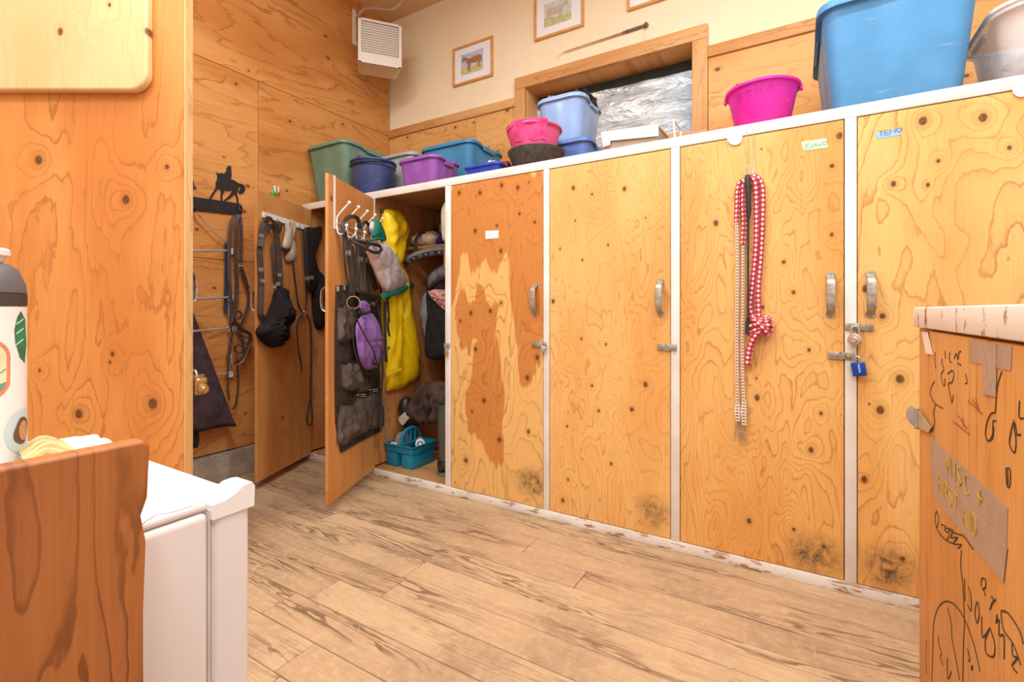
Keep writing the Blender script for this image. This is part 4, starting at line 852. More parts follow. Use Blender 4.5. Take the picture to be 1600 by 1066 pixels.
# padlocks
def padlock_round(c, label, mt, tilt=.35):
    t = T('padlock', label, 'padlock', c); A = Matrix.Rotation(PI / 2, 3, 'X'); B = Matrix.Rotation(-tilt, 3, 'Z') @ A
    t.part('body', M().lathe([(0, -.012), (.019, -.012), (.0225, -.008), (.0225, .008), (.019, .012), (.015, .0125), (0, .0125)], c, 28, B), mt)
    t.part('dial', M().lathe([(.0125, .0126), (.0125, .016), (.010, .018), (0, .018)], c, 24, B), m_steel)
    t.part('shackle', M().tube([c + Vector((x, 0, z)) for x, z in ((-.011, .018), (-.011, .04), (-.006, .049), (.006, .049), (.011, .04), (.011, .018))], .0036, 8, smooth=3), m_steel)
q = hq[5]; padlock_round(PL.at(1336, 531, .022), 'round dial padlock hanging from the hasp above the blue lock', solid('pinkish_steel', rgb(206, 176, 156), .35, .6))
c = PL.at(1342, 577, .02); t = T('padlock', 'blue combination padlock with white lettering hanging from the lower hasp', 'padlock', c); RB = Matrix.Rotation(-.16, 3, 'Y') @ Matrix.Rotation(-.35, 3, 'Z')
t.part('body', M().rbox(c, (.043, .02, .05), .004, 3, RB), solid('blue_anodised', rgb(20, 74, 168), .3, .3))
for k in range(4): t.part('dial_wheel', M().rbox(c + RB @ Vector((-.0215, -.002, .015 - .0095 * k)), (.006, .017, .006), .002, 2, RB), m_steel)
for k in range(4):
    z = -.012 + .008 * k; t.part('letter', M().tube([c + RB @ Vector((.0035, -.0104, z)), c + RB @ Vector((.0035, -.0104, z + .006)), c + RB @ Vector((.0085, -.0104, z + .005))], .0012, 5), m_white)
t.part('shackle', M().tube([c + RB @ Vector((x, 0, z)) for x, z in ((-.012, .024), (-.012, .038), (-.006, .046), (.004, .046), (.011, .038), (.011, .024))], .003, 8, smooth=3), m_steel)
c = PL.at(848, 545, .018); t = T('padlock', 'small silver padlock hanging on the streaked orange door', 'padlock', c); RB = Matrix.Rotation(.35, 3, 'Y')
t.part('body', M().rbox(c, (.03, .013, .03), .004, 3, RB), m_steel)
t.part('shackle', M().tube([c + RB @ Vector((x, 0, z)) for x, z in ((-.009, .014), (-.009, .026), (0, .034), (.009, .026), (.009, .014))], .0028, 8, smooth=3), m_steel)
c = PL.at(697, 552, .016); t = T('padlock', 'tarnished brass padlock on the frame beside the open locker', 'padlock', c)
t.part('body', M().rbox(c, (.02, .016, .03), .004, 3), m_brass)
t.part('shackle', M().tube([c + Vector((x, 0, z)) for x, z in ((-.006, .014), (-.006, .026), (0, .033), (.006, .026), (.006, .014))], .0026, 8, smooth=3), m_steel)
# padlock on the room door, seen beyond its edge
c = door_hinge + RT * (DW - .012) + FW * .085; c.z = atdepth(322, 600, 1.985).z
t = T('padlock', 'chunky brass padlock sticking out past the edge of the plywood room door', 'padlock', c); RBm = Matrix((RT * .92 - FW * .38, FW * .92 + RT * .38, Vector((0, 0, 1)))).transposed() @ Matrix.Rotation(.25, 3, 'Y')
t.part('body', M().rbox(c + RBm @ Vector((.012, 0, 0)), (.062, .05, .075), .012, 3, RBm), m_brass)
t.part('lock_core', M().lathe([(.022, 0), (.022, .012), (.016, .016), (.014, .024), (0, .026)], c + RBm @ Vector((.043, 0, -.006)), 18, RBm @ Matrix.Rotation(PI / 2, 3, 'Y')), m_brass)
t.part('shackle', M().tube([c + RBm @ Vector(p) for p in ((0, 0, .034), (-.012, 0, .05), (-.034, 0, .046), (-.048, 0, .02), (-.042, 0, -.004), (-.018, 0, -.012))], .006, 8, smooth=4), m_steel)

# ================================================================ left wall: hook rack, reins, chain, swing rack, blanket
m_blk = solid('black_metal', rgb(44, 38, 38), .55, .2, .2)
W_ = lambda x, y, o=.004: PW.at(x, y, o)
t = T('horse_hook_rack', 'black metal hook rack with a horse and rider cut-out', 'hook rack', W_(345, 325))
t.part('bar', M().slab([W_(x, y) for x, y in crop(290, 250, 9.69, [(60, 545), (120, 558), (770, 655), (850, 690), (850, 800), (780, 835), (120, 765), (60, 755)])], (1, 0, 0), .004), m_blk)
HRS = crop(290, 250, 9.69, [(355, 600), (380, 540), (450, 430), (455, 340), (475, 300), (480, 230), (470, 210), (455, 183), (490, 205), (540, 198), (580, 212), (610, 175), (625, 140), (612, 130), (640, 95), (665, 80), (685, 105), (688, 180), (695, 215), (680, 290), (740, 315), (800, 355), (870, 370), (905, 420), (880, 490), (815, 520), (800, 480), (830, 430), (825, 390), (800, 420), (790, 480), (770, 510), (790, 570), (800, 650), (775, 650), (765, 570), (735, 510), (700, 560), (600, 620), (580, 640), (580, 610), (660, 540), (700, 480), (700, 450), (630, 470), (590, 455), (570, 500), (550, 560), (560, 630), (535, 630), (525, 540), (540, 460), (490, 430), (430, 510), (390, 580), (385, 605)])
t.part('silhouette', M().slab([W_(x, y) for x, y in HRS], (1, 0, 0), .004), m_blk, label='horse and rider silhouette')
t.part('silhouette', M().slab([W_(x, y) for x, y in crop(290, 250, 9.69, [(40, 330), (115, 310), (125, 380), (165, 440), (120, 430), (60, 470)])], (1, 0, 0), .004), m_blk)
for px, py in ((374, 326), (302, 322)):
    t.part('hook', M().tube([W_(px, py - 8, .006), W_(px, py, .012), W_(px + 2, py + 8, .03), W_(px + 3, py + 6, .055), W_(px + 4, py - 2, .06)], .006, 8, smooth=4), m_blk)
# bundle of bridles hanging from the rack
def hang(name, label, cat, plane, nrm, straps, extra=(), base=None, group=None):
    """straps: (mat, width, thickness, offset, [px pts])"""
    pts0 = straps[0][4]; lowest = max((p for s in straps for p in s[4]), key=lambda p: p[1])
    t = T(name, label, cat, plane.at(*lowest, .02), group)
    tw = EYEP - plane.at(*lowest, .02); tw.z = 0; nrm = (tw.normalized() + plane.n * .25).normalized()   # the hanging leather twists flat side out into the room
    for mt, w, th, of, pts in straps:
        ofs = of if hasattr(of, '__len__') else [of] * len(pts)
        t.part('strap', M().strap([plane.at(x, y, o) for (x, y), o in zip(pts, ofs)], w, th, nrm), mt)
    return t
def ringat(t, plane, x, y, r, o, mt, wire=.003, name='ring', ey=1.0):
    c = plane.at(x, y, o); n = EYEP - c; n.z = 0; n.normalize(); u = Vector((0, 0, 1)); v = n.cross(u)
    t.part(name, M().tube([c + (v * math.cos(a) + u * math.sin(a) * ey) * r for a in [i * PI / 10 for i in range(20)]], wire, 6, closed=True), mt)
def buckle(t, plane, x, y, o, w=.024, mt=None):
    c = plane.at(x, y, o); u = Vector((0, 0, 1)); n = EYEP - c; n.z = 0; n.normalize(); v = n.cross(u)
    t.part('buckle', M().tube([c + v * a + u * b for a, b in ((-w / 2, -w / 2), (w / 2, -w / 2), (w / 2, w / 2), (-w / 2, w / 2))], .0022, 6, closed=True).tube([c - v * w / 2, c + v * w / 2], .0018, 6), mt or m_steel)
N1 = (1, 0, 0)
t = hang('bridle', 'tangle of worn brown leather bridles hanging from the black hook rack', 'bridle', PW, N1, [
    (m_brown, .020, .005, .045, [(374, 336), (362, 345), (358, 390), (358, 440), (362, 480), (360, 510)]), (m_brown, .022, .005, .055, [(374, 336), (370, 350), (368, 400), (370, 450), (366, 485), (361, 505)]),
    (m_brown, .018, .005, .05, [(374, 336), (377, 360), (376, 410), (380, 430), (388, 450)]), (m_brown, .015, .004, .04, [(376, 415), (385, 440), (388, 470), (380, 500), (372, 520), (383, 528)]),
    (m_brown, .022, .006, .05, [(362, 478), (366, 500), (378, 515), (390, 522), (392, 535)]), (m_brown, .016, .004, .03, [(362, 500), (360, 540), (355, 562)]),
    (m_brown, .010, .004, .03, [(370, 560), (372, 600), (368, 632), (362, 640)]), (m_brown, .010, .004, .035, [(357, 560), (356, 600), (358, 625)]), (m_brown, .014, .005, .06, [(390, 532), (385, 548), (376, 562), (364, 570)])])
for x, y, r in ((370, 492, .026), (384, 532, .022), (374, 545, .026)): ringat(t, PW, x, y, r, .055, m_brown, .007)
for x, y in ((376, 415), (366, 514)): buckle(t, PW, x, y, .058)
t.part('bit', M().tube([W_(x, y, .06) for x, y in ((362, 552), (362, 566), (368, 571), (380, 564), (388, 545), (391, 540))], .0045, 8, smooth=4), m_steel, label='metal bit')
# chain
ch = T('lead_chain', 'chrome chain slung from the rack beside a navy webbing strap', 'chain', W_(349, 582, .03))
cp_ = [W_(x, y, o) for x, y, o in ((303, 326, .05), (318, 345, .04), (335, 364, .035), (352, 378, .035), (359, 392, .03), (360, 440, .03), (359, 500, .03), (360, 540, .03), (360, 582, .03))]
dense, _ = catmull(cp_, [0] * len(cp_), 12); acc = 0; li = 0; prev = dense[0]
for p in dense[1:]:
    acc += (p - prev).length
    if acc >= .0165:
        tdir = (p - prev).normalized(); acc = 0; s_ = Vector((1, 0, 0)) if li % 2 else tdir.cross(Vector((1, 0, 0))).normalized()
        ch.part('link', M().tube([p + tdir * (math.cos(a) * .012) + s_ * (math.sin(a) * .0055) for a in [i * PI / 5 for i in range(10)]], .0019, 5, closed=True), m_steel); li += 1
    prev = p
ch.part('webbing', M().strap([W_(354, 378, .025), W_(354, 420, .022), W_(353, 460, .022), W_(353, 490, .022)], .024, .004, N1), cloth('navy_webbing', rgb(58, 68, 92)), label='navy webbing strap')
# swing-arm rack
t = T('swing_rack', 'chrome swing-arm rack on the plywood wall below the horse rack', 'rack', W_(356, 592))
m_chr = solid('chrome', rgb(226, 220, 214), .3, .5, .05)
ymax = lambda x, y, o: W_(x, y, o)
for y0, y1 in ((392.5, 392), (468, 465), (519, 513), (588, 584)):
    a = W_(357, y1, .02); b = PW.at(290, y0, .16); t.part('arm', M().tube([a, b], .007, 8), m_chr)
    t.part('mount', M().rbox(W_(360, y1 + 1, .012), (.022, .03, .04), .004), m_white)
# dark blanket on the rack
m_bl = cloth('plum_brown_blanket', rgb(86, 66, 68), rgb(66, 50, 54), 250); m_blk2 = cloth('black_binding', rgb(44, 38, 38))
def blk(u, v):
    top = Vector((270 + 33 * u, 478 + 12 * u)); bot = Vector((250 + 118 * u, 668 + 2 * u + 6 * math.sin(u * 5)))
    p = top.lerp(bot, v); return PW.at(p.x, p.y, .10 + .018 * math.sin(u * 9 + v * 2) * v + .01 * mnoise.noise(Vector((u * 4, v * 5, 3))))
t = T('horse_blanket', 'dark plum horse blanket hanging behind the plywood room door', 'blanket', PW.at(310, 668, .1))
t.part('fabric', M().grid(blk, 26, 30, .012, N1), m_bl, ang=70)
t.part('binding', M().tube([blk(u / 26, 1.0) + Vector((-.004, 0, 0)) for u in range(27)], .011, 8), m_blk2)
t.part('tail_strap', M().strap([PW.at(303, 668, .09), PW.at(306, 685, .085), PW.at(305, 700, .085)], [.03, .04, .03], .008, N1), m_blk2)
t = T('clip_bunch', 'white and green plastic clips pinned on the plywood wall above the open door', 'clips', W_(434, 305))
t.part('peg', M().tube([W_(430, 302, .015), W_(429, 290, .02)], [.006, .009], 8), m_white); t.part('peg', M().tube([W_(435, 302, .015), W_(435, 292, .02)], [.005, .007], 8), m_white)
t.part('tag', M().lump(W_(427, 302, .02), (.012, .022, .02), .2, 4, 3, 12), solid('bright_green', rgb(52, 196, 60), .4)); t.part('peg', M().tube([W_(433, 308, .02), W_(437, 300, .025)], .005, 8), solid('dull_red', rgb(160, 60, 50), .5))
# ================================================================ things hung on the two open doors
def resample(poly, n, sharp=False):
    pts = [Vector((x, y, 0)) for x, y in poly]; d = pts if sharp else catmull(pts, [0] * len(pts), 6, True)[0]
    L = [0.0]
    for i in range(len(d)): L.append(L[-1] + (d[(i + 1) % len(d)] - d[i]).length)
    out = []; j = 0
    for k in range(n):
        t = L[-1] * k / n
        while L[j + 1] < t: j += 1
        f = (t - L[j]) / max(1e-9, L[j + 1] - L[j]); out.append(d[j].lerp(d[(j + 1) % len(d)], f))
    return out
def pillow(plane, poly, th, off=.006, seed=0, fold=.25, n=44, fr=(.12, .03), m=None, sharp=False, flat=2.0):
    """soft shape with the traced outline on a plane, swelling towards the room; folds run down it"""
    m = m or M(); P = resample(poly, n, sharp); C = sum(P, Vector()) / n; rings = []
    ks = (1.0, .975, .9, .78, .62, .45, .28, .12)
    def pt(p, k, front):
        q = C + (p - C) * k; w = plane.at(q.x, q.y, off)
        h = th * math.sqrt(max(0, 1 - k ** flat)) ** .8
        h *= 1 + fold * 1.6 * mnoise.noise(Vector((q.x * fr[0], q.y * fr[1], seed)))+ fold * .8 * mnoise.noise(Vector((q.x * fr[0] * 2.3 + q.y * .05, q.y * fr[1] * 2, seed + 4)))
        return w + plane.n * (max(h, .0008) if front else -.001)
    vs = []
    for k in ks: vs += [pt(p, k, True) for p in P]
    vs.append(pt(C, 0, True)); nb = len(vs); vs += [plane.at(p.x, p.y, off - .001) for p in P]
    fs = [[i * n + j, i * n + (j + 1) % n, (i + 1) * n + (j + 1) % n, (i + 1) * n + j] for i in range(len(ks) - 1) for j in range(n)]
    b = (len(ks) - 1) * n; fs += [[b + j, b + (j + 1) % n, len(ks) * n] for j in range(n)]
    fs += [[nb + j, nb + (j + 1) % n, (j + 1) % n, j] for j in range(n)]; fs.append([nb + j for j in range(n)][::-1])
    return m.add(vs, fs)
c1 = lambda pts: crop(390, 320, 4.44, pts); c5 = lambda pts: crop(280, 450, 3.4375, pts)
A_ = lambda pts: crop(490, 290, 4.44, pts); O_ = lambda pts: crop(520, 430, 3.676, pts); G_ = lambda pts: crop(410, 270, 7.1, pts)
m_cream2 = cloth('cream_felt', rgb(206, 192, 168), rgb(168, 152, 128)); m_bag = cloth('black_nylon', rgb(46, 40, 40), rgb(30, 26, 27)); m_org = cloth('charcoal_nylon', rgb(78, 68, 62), rgb(52, 46, 43))
t = T('hook_rail', 'white painted hook rail screwed inside the open door nearest the plywood wall', 'hook rail', PD1.at(445, 356))
t.part('board', M().slab([PD1.at(x, y, .0005) for x, y in c1([(85, 48), (400, 148), (396, 180), (88, 86)])], ND, .012), m_white)
for x, y in c1([(115, 75), (195, 105), (280, 128), (345, 148), (380, 160)]):
    t.part('hook', M().tube([PD1.at(x, y, .012), PD1.at(x, y + 5, .03), PD1.at(x, y + 3, .05), PD1.at(x, y - 2, .055)], .0032, 6, smooth=3), m_steel)
t = hang('breast_collar', 'brown leather breast collar looped over the white hook rail', 'harness', PD1, ND, [
    (m_brown, .032, .006, .022, c1([(135, 92), (102, 130), (85, 200), (74, 280), (70, 340), (76, 440), (80, 560), (75, 700), (76, 760), (100, 792)])), (m_brown, .014, .005, .045, c1([(85, 180), (88, 130), (105, 100), (132, 88), (152, 100), (170, 140)])),
    (m_brown, .034, .007, .035, c1([(72, 290), (90, 215), (128, 158), (165, 158), (185, 205), (196, 300), (205, 400), (210, 490), (212, 570)])), (m_brown, .022, .005, .028, c1([(160, 270), (164, 350), (170, 420), (180, 540)])), (m_brown, .018, .005, .03, c1([(165, 430), (172, 500), (190, 560)]))])
for x, y in c1([(80, 215), (78, 450), (92, 530), (208, 488), (196, 552), (174, 572)]): buckle(t, PD1, x, y, .04, .02)
single('feed_bag', pillow(PD1, c1([(176, 582), (213, 575), (235, 670), (266, 790), (244, 850), (236, 930), (192, 985), (140, 990), (88, 955), (44, 905), (42, 870), (100, 790), (145, 690)]), .085, .012, 3, .6, flat=2.5, fr=(.16, .03)), m_bag, 'black cloth feed bag hanging from the brown breast collar', 'bag', PD1.at(425, 545, .01), ang=60)
t = T('glove', 'worn cream work glove draped over the hook rail', 'glove', PD1.at(*c1([(280, 395)])[0], .02))
t.part('fabric', pillow(PD1, c1([(248, 118), (300, 108), (300, 190), (278, 300), (250, 312), (224, 300), (245, 190)]), .03, .02, 5, .3), m_cream2, ang=60); t.part('fingers', pillow(PD1, c1([(280, 270), (300, 240), (316, 300), (314, 372), (268, 400), (244, 372), (268, 310)]), .022, .012, 6, .3), m_cream2, ang=60)
t.part('cuff', M().tube([PD1.at(x, y, .034) for x, y in c1([(224, 300), (238, 312), (262, 316), (272, 306)])], .012, 8, smooth=3), m_brown)
single('leather_keeper', pillow(PD1, c1([(180, 118), (210, 116), (214, 150), (200, 205), (188, 170)]), .02, .015, 8), m_brown, 'small brown leather loop on the rail beside the glove', 'strap', PD1.at(*c1([(200, 205)])[0], .015))
t = T('girth', 'wide black leather girth with two buckles on the hook rail', 'girth', PD1.at(*c1([(440, 600)])[0], .02))
t.part('pad', pillow(PD1, c1([(375, 168), (440, 158), (496, 150), (484, 210), (452, 262), (442, 330), (460, 440), (490, 560), (450, 602), (402, 590), (386, 480), (374, 330)]), .03, .02, 9, .1), m_black, ang=60)
t.part('billet', M().strap([PD1.at(x, y, .03) for x, y in c1([(374, 170), (378, 330), (388, 500), (394, 640)])], .014, .005, ND), m_black)
for x, y in c1([(400, 512), (430, 506)]): buckle(t, PD1, x, y, .056, .022)
t = hang('rein_loop', 'thin black looped rein with a ring hanging on the open door nearest the plywood wall', 'rein', PD1, ND, [
    (m_black, .010, .004, .016, c1([(300, 390), (306, 450), (320, 560), (338, 690), (366, 748)])), (m_black, .010, .004, .018, c1([(392, 560), (396, 640), (386, 735)])),
    (m_black, .010, .004, .016, c5([(668, 140), (640, 172), (632, 220), (640, 330), (655, 400), (656, 440)])), (m_black, .010, .004, .016, c5([(672, 140), (700, 172), (708, 300), (706, 450), (705, 600)])),
    (m_black, .008, .004, .016, c5([(705, 600), (690, 660), (685, 710), (700, 738), (715, 710), (712, 650), (706, 602)]))])
ringat(t, PD1, *c1([(376, 752)])[0], .014, .02, m_steel)
# bay 1: dark bag on its left partition
P1 = Plane((-3.027, 0, 0), (1, 0, 0)); single('saddle_bag', pillow(P1, [(488, 425), (496, 422), (507, 440), (509, 500), (496, 515), (488, 490)], .06, .014, 12), m_bag, 'black bag hanging inside the locker nearest the plywood wall', 'bag', P1.at(498, 515, .014))

# ---- over-door rack on the second door
t = T('over_door_rack', 'white wire over-door hook rack on the open door beside the yellow raincoat', 'hook rack', PD2.at(523, 357))
for (xa, ya), (xb, yb) in zip(G_([(800, 40), (1242, 258)]), G_([(798, 620), (1238, 520)])):
    p0 = PD2.at(xa, ya, .001); p1 = PD2.at(xb, yb, .001); p0.z = DZ1 + .0012
    t.part('hanger_strip', M().strap([p0 + ND * .001, Vector((p0.x, p0.y, p0.z - .06)) + ND * .001, p1 + ND * .001], .02, .003, ND, 2).box(p0 - ND * .01 + Vector((0, 0, .001)), (.012, .026, .0025), Matrix((U2, ND, Vector((0, 0, 1)))).transposed()), m_white)
za = PD2.at(*G_([(800, 545)])[0]).z; zb = PD2.at(*G_([(800, 615)])[0]).z
sA = (PD2.at(*G_([(800, 545)])[0]) - PD2.p).dot(U2); sB = (PD2.at(585, 345) - PD2.p).dot(U2)
d2 = lambda s, z, o: Vector((PD2.p.x, PD2.p.y, 0)) + U2 * s + ND * o + Vector((0, 0, z))
for z in (za, zb): t.part('cross_wire', M().tube([d2(sA, z, .005), d2(sB - .0, z, .005)], .0025, 6), m_white)
for k in range(5):
    s = sA + (sB - sA) * (k + .1) / 4.6
    hk_ = M().tube([d2(s, zb - .005, .008), d2(s, za + .02, .008), d2(s, za + .045, .022), d2(s, za + .075, .05), d2(s, za + .10, .075)], .0042, 7, smooth=4)
    hk_.tube([d2(s, zb + .01, .008), d2(s, zb - .022, .014), d2(s, zb - .032, .032), d2(s, zb - .015, .055), d2(s, zb + .012, .062)], .0042, 7, smooth=4)
    ho = t.part('hook', hk_, m_white)
    for p in (d2(s, za + .104, .078), d2(s, zb + .015, .063)): t.part('ball_tip', M().lump(p, (.0095,) * 3, 0, 1, 0, 12), m_white, ho)
# bridles
m_bk2 = solid('dark_brown_leather', rgb(54, 44, 40), .42, 0, .25, 30, .2)
t = hang('bridle', 'black leather bridle with a padded noseband on the white over-door rack', 'bridle', PD2, ND, [
    (m_black, .024, .008, .05, A_([(205, 330), (210, 265), (235, 225), (275, 215), (308, 235), (322, 300)])), (m_black, .018, .006, .05, A_([(212, 260), (232, 400), (240, 480), (256, 600), (262, 740)])), (m_black, .012, .005, .04, A_([(205, 330), (212, 480), (228, 620), (250, 740)])),
    (m_bk2, .018, .006, .045, A_([(300, 400), (300, 560), (312, 720)])), (m_black, .018, .006, .05, A_([(322, 420), (332, 560), (326, 700)])), (m_bk2, .016, .006, .04, A_([(350, 480), (378, 560), (400, 640), (425, 730)])), (m_black, .016, .006, .05, A_([(390, 550), (412, 620), (445, 720)])), (m_black, .014, .005, .035, A_([(270, 420), (285, 560), (290, 700)])),
    (m_bk2, .016, .006, .055, A_([(252, 380), (262, 520), (268, 640), (280, 760)])), (m_black, .016, .006, .06, A_([(340, 440), (350, 540), (352, 640), (348, 740)])), (m_bk2, .014, .006, .03, A_([(400, 470), (425, 560), (452, 660), (470, 740)])), (m_black, .02, .006, .03, A_([(370, 420), (372, 520), (382, 640), (390, 740)])),
    (m_black, .02, .008, .045, A_([(330, 310), (340, 268), (365, 255), (388, 290), (385, 340)]))])
t.part('noseband', M().tube([PD2.at(x, y, o) for (x, y), o in zip(A_([(262, 372), (330, 388), (400, 405), (455, 418), (468, 445), (440, 466), (390, 452), (320, 412), (275, 390)]), (.06, .10, .13, .15, .16, .16, .14, .10, .07))], .010, 10, smooth=4, closed=True), m_black, label='padded black noseband')
t.part('noseband', M().tube([PD2.at(x, y, o) for (x, y), o in zip(A_([(285, 722), (340, 745), (420, 768), (490, 775), (560, 770)]), (.03, .06, .07, .07, .05))], .0145, 10, smooth=4), m_black)
for x, y in A_([(240, 468), (325, 512), (360, 518), (410, 820)]): buckle(t, PD2, x, y, .058, .022)
ringat(t, PD2, *A_([(276, 812)])[0], .034, .085, m_brass, .0035)
t = hang('reins', 'long black reins looped down from the white over-door rack', 'reins', PD2, ND, [
    (m_black, .014, .004, .075, O_([(250, 140), (275, 280), (285, 480), (280, 700), (275, 900)])), (m_black, .012, .004, .07, O_([(315, 130), (325, 260), (340, 370), (365, 370), (372, 280), (352, 170)])), (m_black, .012, .004, .07, O_([(325, 190), (318, 300), (335, 395), (318, 420)])),
    (m_black, .02, .006, .06, O_([(300, 150), (300, 300), (302, 420), (308, 500)])), (m_bk2, .014, .004, .065, O_([(345, 160), (340, 240), (350, 330)]))])
t.part('end_strap', M().strap([PD2.at(x, y, .075) for x, y in O_([(308, 505), (298, 600), (286, 720)])], .016, .004, ND), solid('tan_leather', rgb(186, 124, 78), .5), label='tan leather strap end')
t.part('end_strap', M().strap([PD2.at(x, y, .075) for x, y in O_([(302, 560), (298, 700), (300, 860), (302, 965)])], .011, .004, ND), solid('grey_strap', rgb(120, 112, 106), .6))
# fly mask
def mesh_mask():
    n = NT('grey_pink_mesh'); o, x, y, z = n.coords(); c = n.mix(n.ss(n.noise(o, 18, 3), .3, .7), rgb(220, 202, 198), rgb(200, 178, 176))
    g = n.ma('MAXIMUM', n.ss(n.ma('ABSOLUTE', n.ma('SUBTRACT', n.ma('FRACT', n.ma('MULTIPLY', n.ma('ADD', z, n.ma('MULTIPLY', y, .35)), 15)), .5)), .455, .475), n.ss(n.ma('ABSOLUTE', n.ma('SUBTRACT', n.ma('FRACT', n.ma('MULTIPLY', n.ma('ADD', x, n.ma('MULTIPLY', z, .5)), 12)), .5)), .465, .48))
    n.bump(n.noise(o, 500, 1), .001, .3); return n.out(n.mix(n.ma('MULTIPLY', g, .35), c, rgb(110, 100, 116)), .8)
m_grn = cloth('teal_fleece', rgb(36, 120, 98), rgb(24, 92, 74), 300)
t = T('fly_mask', 'pinkish grey mesh fly mask with teal green trim on the over-door rack', 'fly mask', PD2.at(*A_([(600, 770)])[0], .1))
t.part('mesh_face', pillow(PD2, A_([(362, 462), (390, 425), (440, 396), (482, 392), (520, 430), (560, 500), (604, 592), (656, 685), (600, 722), (494, 750), (460, 690), (418, 590)]), .038, .11, 21, .35, flat=4, sharp=True, n=60), mesh_mask(), ang=60)
t.part('trim', M().tube([PD2.at(x, y, .135) for x, y in A_([(482, 768), (540, 752), (610, 726), (655, 698), (682, 690)])], .018, 10, smooth=4, flat=.8), m_grn, label='teal fleece trim')
t.part('ear', pillow(PD2, A_([(404, 360), (410, 290), (430, 232), (458, 262), (478, 330), (486, 388), (440, 372)]), .03, .10, 23), m_grn, ang=60)
t.part('ear', pillow(PD2, A_([(385, 300), (392, 260), (408, 250), (412, 300), (404, 340)]), .02, .09, 24), cloth('pale_fleece', rgb(206, 196, 192)), ang=60)
t.part('brow_trim', M().tube([PD2.at(x, y, .125) for x, y in A_([(395, 385), (440, 368), (490, 376)])], .009, 8, smooth=4), m_grn)
# organizer
t = T('hanging_organizer', 'black nylon pocket organizer hanging on the open door beside the yellow raincoat', 'organizer', PD2.at(533, 706, .003))
t.part('backing', M().slab([PD2.at(x, y, .003) for x, y in ((526, 447), (549, 446), (600, 474), (607, 667), (562, 690), (533, 707), (524, 640), (524, 560))], ND, .005), m_org)
for k, (pl_, th) in enumerate(((O_([(26, 175), (60, 170), (108, 230), (112, 350), (60, 395), (24, 380)]), .04), (O_([(42, 500), (140, 498), (148, 600), (145, 655), (100, 668), (52, 655)]), .045), (O_([(42, 735), (116, 728), (122, 930), (60, 985), (26, 970), (28, 840)]), .04), (O_([(124, 690), (208, 680), (216, 880), (172, 915), (124, 935)]), .04), (O_([(210, 662), (272, 650), (290, 870), (216, 888)]), .035), (O_([(150, 560), (190, 590), (205, 670), (150, 680)]), .02))):
    t.part('pocket_hem', M().strap([PD2.at(pl_[0][0], pl_[0][1] + 1, .03), PD2.at((pl_[0][0] + pl_[1][0]) / 2, (pl_[0][1] + pl_[1][1]) / 2 + 1.5, .036), PD2.at(pl_[1][0], pl_[1][1] + 1, .03)], .018, .006, ND), m_black)
    p = t.part('pocket', pillow(PD2, pl_, th * .8, .008, 30 + k, .55, flat=4, sharp=True, fr=(.2, .05)), cloth('pocket_nylon', rgb(104, 92, 84), rgb(74, 65, 60)), ang=60)
for x, y in O_([(138, 692), (207, 663)]):
    t.part('badge', M().lump(PD2.at(x + 2, y - 1, .042), (.005, .005, .005), 0, 1, 0, 10), m_gold)
    for dx, dy in ((6, -1.5), (6.5, 1.5)): t.part('badge_line', M().tube([PD2.at(x + dx, y + dy, .043), PD2.at(x + dx + 9 - abs(dy), y + dy - .8, .043)], .0012, 5), m_white)
for x, y in O_([(28, 80), (66, 72)]): t.part('hanging_clip', M().rbox(PD2.at(x, y, .012), (.014, .012, .03), .003), m_steel)
t.part('binding', M().tube([PD2.at(x, y, .006) for x, y in ((549, 446), (526, 447), (524, 520), (524, 600), (525, 660), (533, 707), (562, 690), (607, 667))], .004, 6), m_black)
m_pur = cloth('purple_nylon', rgb(158, 118, 186), rgb(128, 88, 160), 200); 
t = T('drawstring_bag', 'lilac purple drawstring bag hanging over the black organizer', 'bag', PD2.at(577, 578, .06))
t.part('sack', pillow(PD2, O_([(130, 300), (166, 232), (196, 222), (228, 225), (260, 330), (284, 470), (252, 520), (192, 545), (148, 470)]), .034, .06, 41, .7, fr=(.22, .02), flat=3), m_pur, ang=60)
t.part('gathered_top', pillow(PD2, O_([(150, 152), (180, 145), (206, 168), (204, 208), (168, 218), (152, 190)]), .018, .07, 42, .8, flat=3, sharp=True, fr=(.5, .1)), m_pur, ang=60)
t.part('cord', M().tube([PD2.at(x, y, o) for (x, y), o in zip(O_([(112, 180), (150, 280), (196, 370), (232, 430), (246, 490)]), (.09, .115, .125, .125, .11))], .0042, 7, smooth=4), m_black); t.part('cord', M().tube([PD2.at(x, y, .1) for x, y in O_([(116, 200), (114, 330), (132, 460), (170, 545), (212, 568), (248, 540), (254, 500)])], .0042, 7, smooth=4), m_black)
t.part('toggle', M().lump(PD2.at(*O_([(242, 500)])[0], .115), (.016, .016, .018), .2, 4, 2, 12), m_black); t.part('gather_cord', M().tube([PD2.at(x, y, .1) for x, y in O_([(150, 212), (180, 224), (208, 212)])], .006, 8, smooth=3), m_black)

